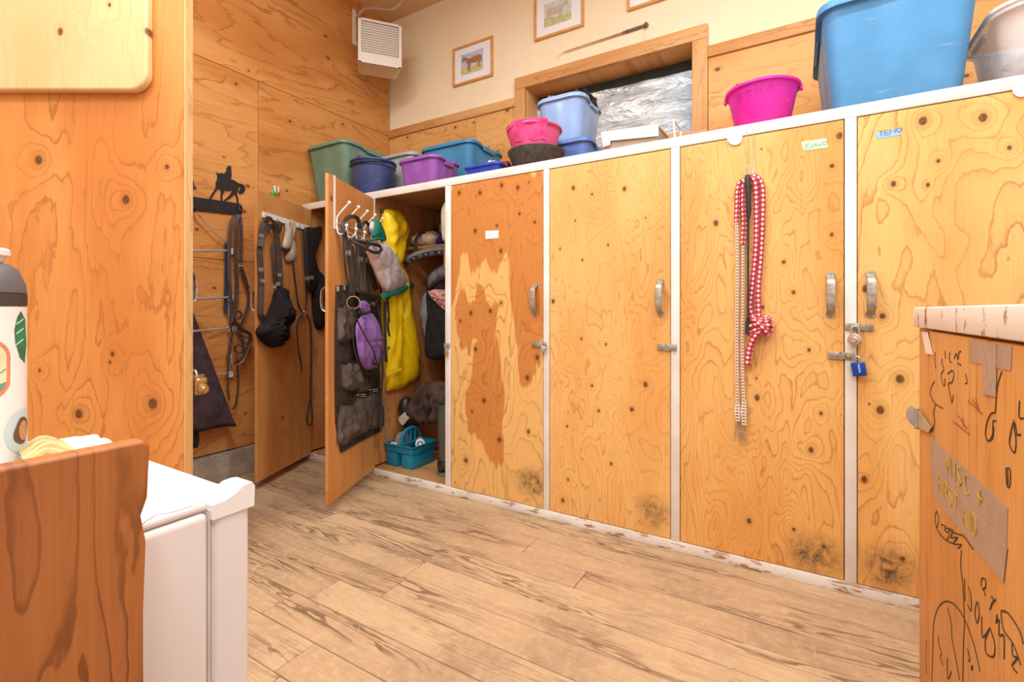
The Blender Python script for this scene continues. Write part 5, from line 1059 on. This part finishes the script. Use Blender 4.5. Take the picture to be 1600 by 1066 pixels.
# ================================================================ inside the open locker
PP = Plane((BAYS[1][0], 0, 0), (1, 0, 0))
m_yel = solid('yellow_oilskin', rgb(252, 206, 20), .38, 0, .1, 9, .08, 60)
t = T('raincoat', 'bright yellow raincoat hanging inside the open locker', 'raincoat', PP.at(630, 610, .03))
t.part('coat', pillow(PP, [(599, 385), (612, 378), (622, 392), (630, 420), (637, 455), (644, 505), (651, 552), (656, 588), (645, 596), (633, 600), (631, 606), (603, 612), (598, 560), (596, 480)], .055, .012, 51, .4, fr=(.10, .006), n=80, flat=5, sharp=True), m_yel, ang=70)
t.part('hood', pillow(PP, [(597, 334), (606, 327), (620, 330), (633, 344), (636, 362), (631, 380), (628, 400), (620, 418), (606, 410), (598, 380)], .065, .03, 52, .3, fr=(.08, .03), flat=3), m_yel, ang=70)
t.part('pocket_flap', M().slab([PP.at(x, y, .088) for x, y in ((603, 578), (627, 575), (627, 579), (603, 588))], (1, 0, 0), .004), m_yel)
t.part('hang_loop', M().tube([PP.at(600, 336, .04), PP.at(597, 327, .03), PP.at(594, 332, .02)], .006, 6, smooth=3), m_black)
Ysh = 2.5; PS = Plane((0, Ysh, 0), (0, -1, 0)); zs = PS.at(640, 386).z
lk.part('shelf', M().rbar((BAYS[1][0] + .001, Ysh, zs - .02), (BAYS[1][1] - .001 + .01, YB - .02, zs), .002), m_inh)
t = T('sheepskin_girth', 'cream sheepskin girth cover lying on the locker shelf', 'girth cover', (-2.15, 2.6, zs))
m_fleece = cloth('cream_sheepskin', rgb(226, 202, 166), rgb(196, 168, 130), 90, .95, .8)
t.part('fleece', M().lump((-2.315, 2.585, zs + .052), (.056, .07, .05), .25, 8, 61, 26), m_fleece, ang=60); t.part('fleece', M().lump((-2.205, 2.58, zs + .054), (.07, .065, .052), .25, 8, 62, 26), m_fleece, ang=60)
t.part('strap', M().strap([(-2.268, 2.63, zs + .108), (-2.268, 2.55, zs + .10), (-2.268, 2.49, zs + .04), (-2.268, 2.486, zs - .06), (-2.268, 2.485, zs - .10)], .03, .005, (0, -1, 0)), m_org)
single('navy_wrap', M().lump((-2.09, 2.575, zs + .035), (.05, .055, .036), .3, 6, 63, 20), cloth('navy_cloth', rgb(44, 52, 108)), 'navy blue leg wrap beside the sheepskin on the locker shelf', 'leg wrap', (-2.09, 2.575, zs))
t = T('head_collar', 'dark folded leather head collar behind the sheepskin on the locker shelf', 'head collar', (-2.26, 2.75, zs))
t.part('strap', M().strap([(-2.36, 2.74, zs + .01), (-2.34, 2.74, zs + .11), (-2.28, 2.74, zs + .16), (-2.2, 2.76, zs + .17)], .035, .007, (0, -1, 0)), m_black); t.part('pad', M().lump((-2.25, 2.76, zs + .07), (.09, .06, .07), .3, 6, 64, 22), m_brown); t.part('pad', M().lump((-2.2, 2.74, zs + .15), (.06, .04, .05), .2, 6, 65, 18), m_fleece)
t = T('stud_girth', 'grey padded girth with silver buckles hanging below the locker shelf', 'girth', PS.at(640, 420, .02))
gp = [(-2.352, zs - .115), (-2.27, zs - .08), (-2.17, zs - .055), (-2.06, zs - .045), (-1.93, zs - .05)]
t.part('pad', M().strap([(x, 2.47, z) for x, z in gp], .06, .024, (0, -1, 0), 6), cloth('grey_felt', rgb(134, 126, 120)), ang=50); t.part('web', M().strap([(x, 2.456, z - .018) for x, z in gp], .034, .006, (0, -1, 0), 6), m_black)
gd, _ = catmull([Vector((x, 2.451, z - .018)) for x, z in gp], [0] * 5, 4)
for i in range(1, 16, 2):
    p = gd[i]
    if i % 4 == 1: t.part('stud', M().lump(p, (.006, .004, .006), 0, 1, 0, 10), m_steel)
    else: t.part('buckle', M().tube([p + Vector((a, 0, b)) for a, b in ((-.011, -.007), (.011, -.007), (.011, .007), (-.011, .007))], .0025, 6, closed=True), m_steel)
PJ = Plane((0, 2.62, 0), (0, -1, 0))
t = T('jacket', 'black and grey jacket with pink lining hanging below the locker shelf', 'jacket', PJ.at(690, 560))
t.part('body', pillow(PJ, [(672, 436), (690, 428), (718, 430), (730, 450), (732, 545), (716, 560), (690, 562), (668, 559), (667, 530), (668, 480)], .07, 0, 71, .2), cloth('black_softshell', rgb(48, 44, 44), rgb(34, 31, 32)), ang=60)
t.part('collar', pillow(PJ, [(671, 452), (671, 436), (680, 422), (700, 412), (716, 415), (716, 432), (692, 438), (678, 446)], .05, .05, 72), cloth('grey_knit', rgb(118, 110, 106)), ang=60); t.part('sleeve', pillow(PJ, [(668, 456), (662, 468), (659, 492), (664, 515), (669, 530), (674, 500), (674, 465)], .05, .01, 73, .3), cloth('grey_softshell', rgb(136, 132, 130)), ang=60)
t.part('lining', pillow(PJ, [(669, 455), (680, 452), (704, 454), (706, 482), (694, 485), (684, 474), (674, 466)], .022, .075, 74, .9, flat=3, sharp=True, fr=(.3, .2)), cloth('pink_fleece', rgb(220, 160, 154), rgb(186, 120, 116)), ang=60)
PQ = Plane((0, 2.3, 0), (0, -1, 0)); t = T('grooming_paddle', 'cream padded paddle with a wooden handle behind the locker frame', 'paddle', PQ.at(694, 421))
t.part('pad', pillow(PQ, [(690, 340), (692, 322), (699, 314), (708, 318), (711, 345), (709, 370), (700, 378), (692, 374)], .022, 0, 81, .1), cloth('cream_pad', rgb(222, 202, 174)), ang=60); t.part('handle', M().tube([PQ.at(698, 372, .008), PQ.at(696, 395, .008), PQ.at(695, 421, .008)], [.012, .011, .008], 8), solid('brown_wood', rgb(150, 92, 48), .5))
# teal caddy
z0 = .0458; cA, cB, cC = atz(602, 726, z0), atz(644.5, 735.7, z0), atz(676, 724, z0)
e1 = (cA - cB); e1.z = 0; l1 = e1.length; e1.normalize(); e2 = Vector((-e1.y, e1.x, 0)); e2 = e2 if (cC - cB).dot(e2) > 0 else -e2; l2 = min(.34, (cC - cB).dot(e2) + .04)
hC = (PF.at(1, 999) * 0).z + (735.7 - 701) / FPX * (cB - EYEP).dot(FW)
t = T('grooming_caddy', 'teal plastic grooming caddy with a holed centre handle on the locker floor', 'caddy', cB + e1 * l1 / 2 + e2 * l2 / 2)
m_tl = plastic('teal_plastic', rgb(16, 130, 158)); CM = Matrix((e1, e2, Vector((0, 0, 1)))).transposed()
def cad(a, b, z): return cB + e1 * a + e2 * b + Vector((0, 0, z))
def cbox(m, a0, a1, b0, b1, za, zb, r=.006): return m.rbox(cad((a0 + a1) / 2, (b0 + b1) / 2, (za + zb) / 2), (a1 - a0, b1 - b0, zb - za), r, 2, CM)
g0 = l1 * .42; g1 = l1 * .56; w = .005
for a0, a1 in ((0.006, g0), (g1, l1 - .006)):
    m = M(); cbox(m, a0, a1, .006, l2 - .006, 0, .006, .002); cbox(m, a0, a0 + w, .006, l2 - .006, 0, hC * .72, .002); cbox(m, a1 - w, a1, .006, l2 - .006, 0, hC * .72, .002); cbox(m, a0, a1, .006, .006 + w, 0, hC * .72, .002); cbox(m, a0, a1, l2 - .006 - w, l2 - .006, 0, hC * .72, .002)
    t.part('compartment', m, m_tl)
m = M(); cbox(m, 0, l1, 0, w, hC * .68, hC * .97, .002); cbox(m, 0, l1, l2 - w, l2, hC * .68, hC * .97, .002); cbox(m, 0, w, 0, l2, hC * .68, hC * .97, .002); cbox(m, l1 - w, l1, 0, l2, hC * .68, hC * .97, .002)
m.tube([cad(a, b, hC) for a, b in ((-.004, -.004), (l1 + .004, -.004), (l1 + .004, l2 + .004), (-.004, l2 + .004))], .006, 8, closed=True); t.part('rim', m, m_tl)
hd_ = M(); am = (g0 + g1) / 2; bz = [(l2 * .08, hC * .6), (l2 * .08, hC * 1.15), (l2 * .3, hC * 1.62), (l2 * .7, hC * 1.62), (l2 * .92, hC * 1.15), (l2 * .92, hC * .6)]
hd_.tube([cad(am, b, z) for b, z in bz], .011, 8, smooth=3); 
for b in (.32, .5, .68): hd_.tube([cad(am, l2 * b, hC * .9), cad(am, l2 * b, hC * 1.6)], .008, 8)
hd_.tube([cad(am, l2 * .1, hC * .98), cad(am, l2 * .9, hC * .98)], .009, 8); t.part('handle', hd_, m_tl, label='teal handle with finger holes')
br = T('grooming_brush', 'oval brush with a pale rim standing in the teal caddy', 'brush', cad(l1 * .78, l2 * .5, .007)); nb_ = (EYEP - cB); nb_.z = 0; nb_.normalize(); sb_ = nb_.cross(Vector((0, 0, 1)))
br.part('back', M().slab([cad(l1 * .78, l2 * .5, .105) + sb_ * (.05 * math.cos(a)) + Vector((0, 0, .095 * math.sin(a))) for a in [i * PI / 14 for i in range(28)]], nb_, .02), solid('mauve_brush', rgb(168, 138, 148), .5)); br.part('rim', M().tube([cad(l1 * .78, l2 * .5, .105) + nb_ * .01 + sb_ * (.052 * math.cos(a)) + Vector((0, 0, .097 * math.sin(a))) for a in [i * PI / 14 for i in range(28)]], .005, 6, closed=True), m_cream2)
m = M(); cbox(m, g1 + .008, g1 + .028, l2 * .12, l2 * .38, .0065, hC * 1.3, .004); single('mauve_box', m, solid('mauve_card', rgb(166, 124, 150), .6, 0, .2, 60), 'mauve carton standing in the teal caddy beside the brush', 'carton', cad(g1 + .018, l2 * .25, .0065))
m = M().lathe([(0, 0), (.03, 0), (.03, .05), (.027, .055), (0, .056)], (0, 0, 0), 20, (nb_.to_track_quat('Z', 'Y')).to_matrix()); m.v = [p + cad(g0 * .45, l2 * .55, hC * 1.02) - nb_ * .03 for p in m.v]
t = T('ointment_tub', 'round clear tub with a white printed lid in the teal caddy', 'tub', cad(g0 * .45, l2 * .55, .0065)); t.part('jar', m, solid('tub_blue', rgb(120, 150, 176), .3))
qf = nb_.to_track_quat('Z', 'Y').to_matrix(); t.part('lid', M().lathe([(.032, 0), (.032, .008), (.028, .011), (0, .011)], cad(g0 * .45, l2 * .55, hC * 1.02) + nb_ * .026, 22, qf), m_white); t.part('print_ring', M().lathe([(.014, .0112), (.014, .012), (.020, .012), (.020, .0112)], cad(g0 * .45, l2 * .55, hC * 1.02) + nb_ * .026, 22, qf), m_marker)
single('cream_sponge', M().rbox(cad(g1 + .05, l2 * .1, hC * .88), (.05, .03, .05), .008, 3, CM), cloth('sponge', rgb(232, 214, 176)), 'small cream sponge at the front of the teal caddy', 'sponge', cad(g1 + .05, l2 * .1, hC * .6))
# fleece, boots, helmet
PG = Plane((0, 2.52, 0), (0, -1, 0)); F_ = lambda pts: crop(590, 580, 5.925, pts)
m_fl = cloth('brown_fleece', rgb(92, 72, 62), rgb(68, 52, 46), 160)
t = T('fleece_blanket', 'dark brown fleece blanket slumped over the boots in the open locker', 'blanket', PG.at(670, 672)); t.part('fold', pillow(PG, F_([(270, 475), (318, 310), (372, 190), (432, 112), (490, 92), (515, 170), (560, 300), (500, 430), (430, 495), (360, 500), (330, 540)]), .10, 0, 91, .35, fr=(.12, .06)), m_fl, ang=70); t.part('fold', pillow(PG, F_([(500, 130), (560, 90), (640, 110), (760, 200), (780, 360), (700, 470), (560, 480), (470, 470), (560, 330)]), .11, -.02, 92, .35, fr=(.12, .06)), m_fl, ang=70)
bq = atz(690, 748, .0458); m_ol = solid('olive_rubber', rgb(84, 80, 66), .6, 0, .15); m_bt = solid('black_boot_leather', rgb(40, 36, 33), .4, 0, .25)
def boot(base, ang_, label):
    t = T('riding_boot', label, 'boot', base); Rz = Matrix.Rotation(ang_, 3, 'Z'); f = lambda p: base + Rz @ Vector(p)
    sh = M(); rings = []
    for z, rx, ry, ox in ((.085, .048, .044, -.035), (.13, .043, .041, -.04), (.2, .047, .046, -.038), (.28, .055, .052, -.034), (.42, .058, .055, -.03), (.44, .058, .055, -.03)):
        rings.append([f((ox + rx * math.cos(a), ry * math.sin(a), z)) for a in [i * PI / 10 for i in range(20)]])
    sh.add([p for r in rings for p in r], [[i * 20 + j, i * 20 + (j + 1) % 20, (i + 1) * 20 + (j + 1) % 20, (i + 1) * 20 + j] for i in range(5) for j in range(20)]); t.part('shaft', sh, m_ol)
    ft = M(); rg = []
    for x, ry, h in ((-.09, .012, .06), (-.08, .036, .10), (-.04, .044, .125), (.01, .043, .105), (.06, .046, .075), (.11, .048, .062), (.15, .04, .055), (.172, .02, .04)):
        rg.append([f((x, ry * math.cos(a), .022 + max(0, h - .022) * .5 + (h - .022) * .5 * math.sin(a))) for a in [i * PI / 9 for i in range(18)]])
    ft.add([p for r in rg for p in r], [[i * 18 + j, i * 18 + (j + 1) % 18, (i + 1) * 18 + (j + 1) % 18, (i + 1) * 18 + j] for i in range(7) for j in range(18)] + [list(range(18)), [7 * 18 + j for j in range(18)]]); t.part('foot', ft, m_bt, ang=60)
    so = M(); so.slab([f((x, y, 0)) for x, y in ((-.092, -.03), (-.06, -.042), (.0, -.036), (.07, -.047), (.13, -.044), (.168, -.025), (.178, 0), (.168, .025), (.13, .044), (.07, .047), (0, .036), (-.06, .042), (-.092, .03))], (0, 0, 1), .022); t.part('sole', so, solid('grey_sole', rgb(120, 112, 102), .8, 0, .2))
    t.part('strap', M().tube([f((-.04 + .05 * math.cos(a), .048 * math.sin(a), .10)) for a in [i * PI / 9 for i in range(18)]], .005, 6, closed=True), m_brown)
bq = atz(685, 744, .0458)
boot(bq + Vector((.03, .085, 0)), 1.3, 'black boot with an olive rubber shaft by the locker frame'); boot(bq + Vector((-.06, .24, 0)), 1.1, 'second black boot standing behind the first under the fleece')
t = T('riding_helmet', 'black riding helmet tucked beside the brown fleece', 'helmet', PP.at(634, 656, .04)); hcn = PP.at(634, 638, .07); t.part('shell', M().lump(hcn, (.05, .055, .08), 0, 1, 0, 24), m_bt); t.part('peak', M().strap([hcn + Vector((.03, -.07, -.03)), hcn + Vector((.05, -.08, -.05)), hcn + Vector((.07, -.07, -.07))], .07, .005, (0, -1, .3)), m_cream2)

# ================================================================ left foreground on the freezer
bc = atdepth(-27, 560, .66); bc.z = .8512; m_bw = solid('bottle_white', rgb(246, 238, 230), .45, 0, .02); m_bg = solid('bottle_grey', rgb(104, 98, 98), .5, 0, .08)
t = T('water_bottle', 'white steel water bottle covered in stickers standing on the freezer', 'bottle', bc); rb = .043
HB = (HOR - 387) / FPX * .66 + EYE - bc.z
t.part('body', M().lathe([(0, 0), (rb - .003, 0), (rb, .004), (rb, HB - .082), (rb - .002, HB - .08), (0, HB - .08)], bc, 48), m_bw)
t.part('collar', M().lathe([(0, HB - .0798), (rb + .0005, HB - .0798), (rb + .0005, HB - .063), (rb - .003, HB - .062)], bc, 48), solid('bottle_brown_band', rgb(72, 60, 56), .5))
t.part('lid', M().lathe([(rb, HB - .062), (rb - .001, HB - .05), (rb - .008, HB - .03), (rb - .016, HB - .022), (0, HB - .02)], bc, 48), m_bg)
t.part('spout_cap', M().lathe([(0, HB - .0198), (.020, HB - .0198), (.022, HB - .012), (.027, HB - .01), (.027, HB - .003), (.024, HB), (0, HB)], bc, 32), m_bw)
vdir = math.atan2(-bc.y, -bc.x)
def stick(name, pts, mt, o=.0004, parent=None, label=None, th=.0003):
    """sticker wrapped on the bottle: pts = (arc metres to the right of the facing line, height)"""
    m = M(); n = len(pts); f = lambda p, r: bc + Vector((r * math.cos(vdir + p[0] / rb), r * math.sin(vdir + p[0] / rb), p[1]))
    cx_, cz_ = sum(p[0] for p in pts) / n, sum(p[1] for p in pts) / n; vs = []
    for k in (1, .75, .5, .25): vs += [f((cx_ + (p[0] - cx_) * k, cz_ + (p[1] - cz_) * k), rb + o) for p in pts]
    vs.append(f((cx_, cz_), rb + o)); fs = [[i * n + j, i * n + (j + 1) % n, (i + 1) * n + (j + 1) % n, (i + 1) * n + j] for i in range(3) for j in range(n)] + [[3 * n + j, 3 * n + (j + 1) % n, 4 * n] for j in range(n)]
    return t.part(name, m.add(vs, fs), mt, parent, label)
zy = lambda y: (HOR - y) / FPX * .66 + EYE - bc.z
def stadium(cx_, cz_, hw, hh, n=10): return [(cx_ + hw * math.cos(a), cz_ + (hh - hw) * (1 if math.sin(a) >= 0 else -1) + hw * math.sin(a)) for a in [i * 2 * PI / (4 * n) + .001 for i in range(4 * n)]]
bcen = t.part; zc1 = (zy(527) + zy(623)) / 2; hh1 = (zy(527) - zy(623)) / 2
b0 = stick('sticker', stadium(.0, zc1, .027, hh1), solid('coral', rgb(226, 136, 100), .5), label='landscape badge sticker'); stick('sticker_art', stadium(.0, zc1, .0225, hh1 - .005), solid('sand_sky', rgb(246, 222, 174), .5), .0008, b0)
stick('sticker_art', [p for p in stadium(.0, zc1, .0222, hh1 - .0055) if p[1] < zc1] + [(-.0222, zc1), (.0, zc1 + .002), (.0222, zc1)], solid('sea_green', rgb(110, 146, 134), .5), .0012, b0)
stick('sticker_art', [(.012 + .004 * math.cos(a), zc1 + .0005 + .005 * math.sin(a)) for a in [i * PI / 6 for i in range(7)]], m_gold, .0016, b0)
for k in range(3): stick('sticker_art', [(-.018 + .036 * i / 6, zc1 - .006 - .006 * k + .0008 * (i % 2)) for i in range(7)] + [(.018 - .036 * i / 6, zc1 - .0072 - .006 * k + .0008 * (i % 2)) for i in range(7)], m_bw, .0016, b0)
lf = [(.042, zy(486)), (.036, zy(496)), (.032, zy(515)), (.033, zy(535)), (.040, zy(560)), (.050, zy(570)), (.056, zy(540)), (.052, zy(500))]
b1 = stick('sticker', lf, solid('leaf_green', rgb(46, 122, 78), .5, 0, .3, 40), label='green leaf sticker')
for z in (500, 515, 532): stick('sticker_art', [(.034, zy(z + 8)), (.046, zy(z)), (.046, zy(z - 2)), (.034, zy(z + 6))], solid('pale_leaf', rgb(210, 230, 205), .5), .0009, b1)
b2 = stick('sticker', [(.046 + .026 * math.cos(a), zy(677) + .032 * math.sin(a)) for a in [i * PI / 12 for i in range(24)]], solid('pale_blue_sticker', rgb(206, 224, 228), .5), label='round pale blue sticker'); stick('sticker_art', [(.044 + .013 * math.cos(a) * (1 + .2 * math.sin(2 * a)), zy(676) + .019 * math.sin(a)) for a in [i * PI / 9 for i in range(18)]], solid('dark_tan', rgb(112, 82, 60), .5), .0009, b2); stick('sticker_art', [(.045 + .008 * math.cos(a), zy(676) + .014 * math.sin(a)) for a in [i * PI / 9 for i in range(18)]], solid('light_tan', rgb(206, 152, 106), .5), .0014, b2)
# cotton rag and white plastic lid behind the board
rq = atz(80, 700, .852); t = T('cotton_mop_head', 'pale yellow cotton strands bunched on the freezer beside the bottle', 'rag', rq)
m_mop = cloth('yellow_cotton', rgb(226, 206, 150), rgb(196, 174, 118), 200); aa, bb_ = atz(40, 682, .9), atz(126, 712, .862)
for k in range(9):
    s_ = (k - 4) * .0085; w_ = (bb_ - aa).normalized().cross(Vector((0, 0, 1)))
    t.part('strand', M().tube([aa + w_ * s_ * 1.6 + Vector((0, 0, -.03)), aa.lerp(bb_, .3) + w_ * s_ * 1.3 + Vector((0, 0, -.005 + .004 * math.sin(k * 2))), aa.lerp(bb_, .65) + w_ * s_ * 1.5 + Vector((0, 0, .004 * math.sin(k * 3))), bb_ + w_ * s_ * 1.8 + Vector((0, 0, -.002))], .0062, 8, smooth=4), m_mop)
for k, (pts, z, lb) in enumerate((([(92, 690), (150, 678), (153, 686), (118, 700), (100, 704)], .878, 'white plastic ice tray on the freezer behind the cotton strands'), ([(126, 697), (160, 684), (176, 690), (172, 704), (140, 716)], .872, 'white rounded plastic dish beside the ice tray on the freezer'))):
    P = resample(pts, 24); m = M(); top = [atz(p.x, p.y, z) for p in P]; m.slab([Vector((p.x, p.y, .8515)) for p in top], (0, 0, 1), z - .8515)
    o = single('plastic_tray' if k == 0 else 'plastic_dish', m, m_white, lb, 'tray' if k == 0 else 'dish', Vector((top[0].x, top[0].y, .8515)))
    bv = o.modifiers.new('round', 'BEVEL'); bv.width = .004; bv.segments = 2; bv.limit_method = 'ANGLE'
# straw and chaff on the floor
m = M(); r2 = random.Random(12)
for k in range(150):
    x, y = r2.uniform(-2.6, .3), r2.uniform(.5, 2.15); a = r2.uniform(0, PI); l = r2.uniform(.008, .05)
    m.tube([(x, y, .0012), (x + l * .5 * math.cos(a) + .001, y + l * .5 * math.sin(a), .0018), (x + l * math.cos(a), y + l * math.sin(a), .0012)], .0007, 4)
o = single('straw', m, solid('straw', rgb(232, 204, 146), .7), 'scattered bits of straw on the floorboards', 'straw', (-1, 1.3, 0)); o['kind'] = 'stuff'
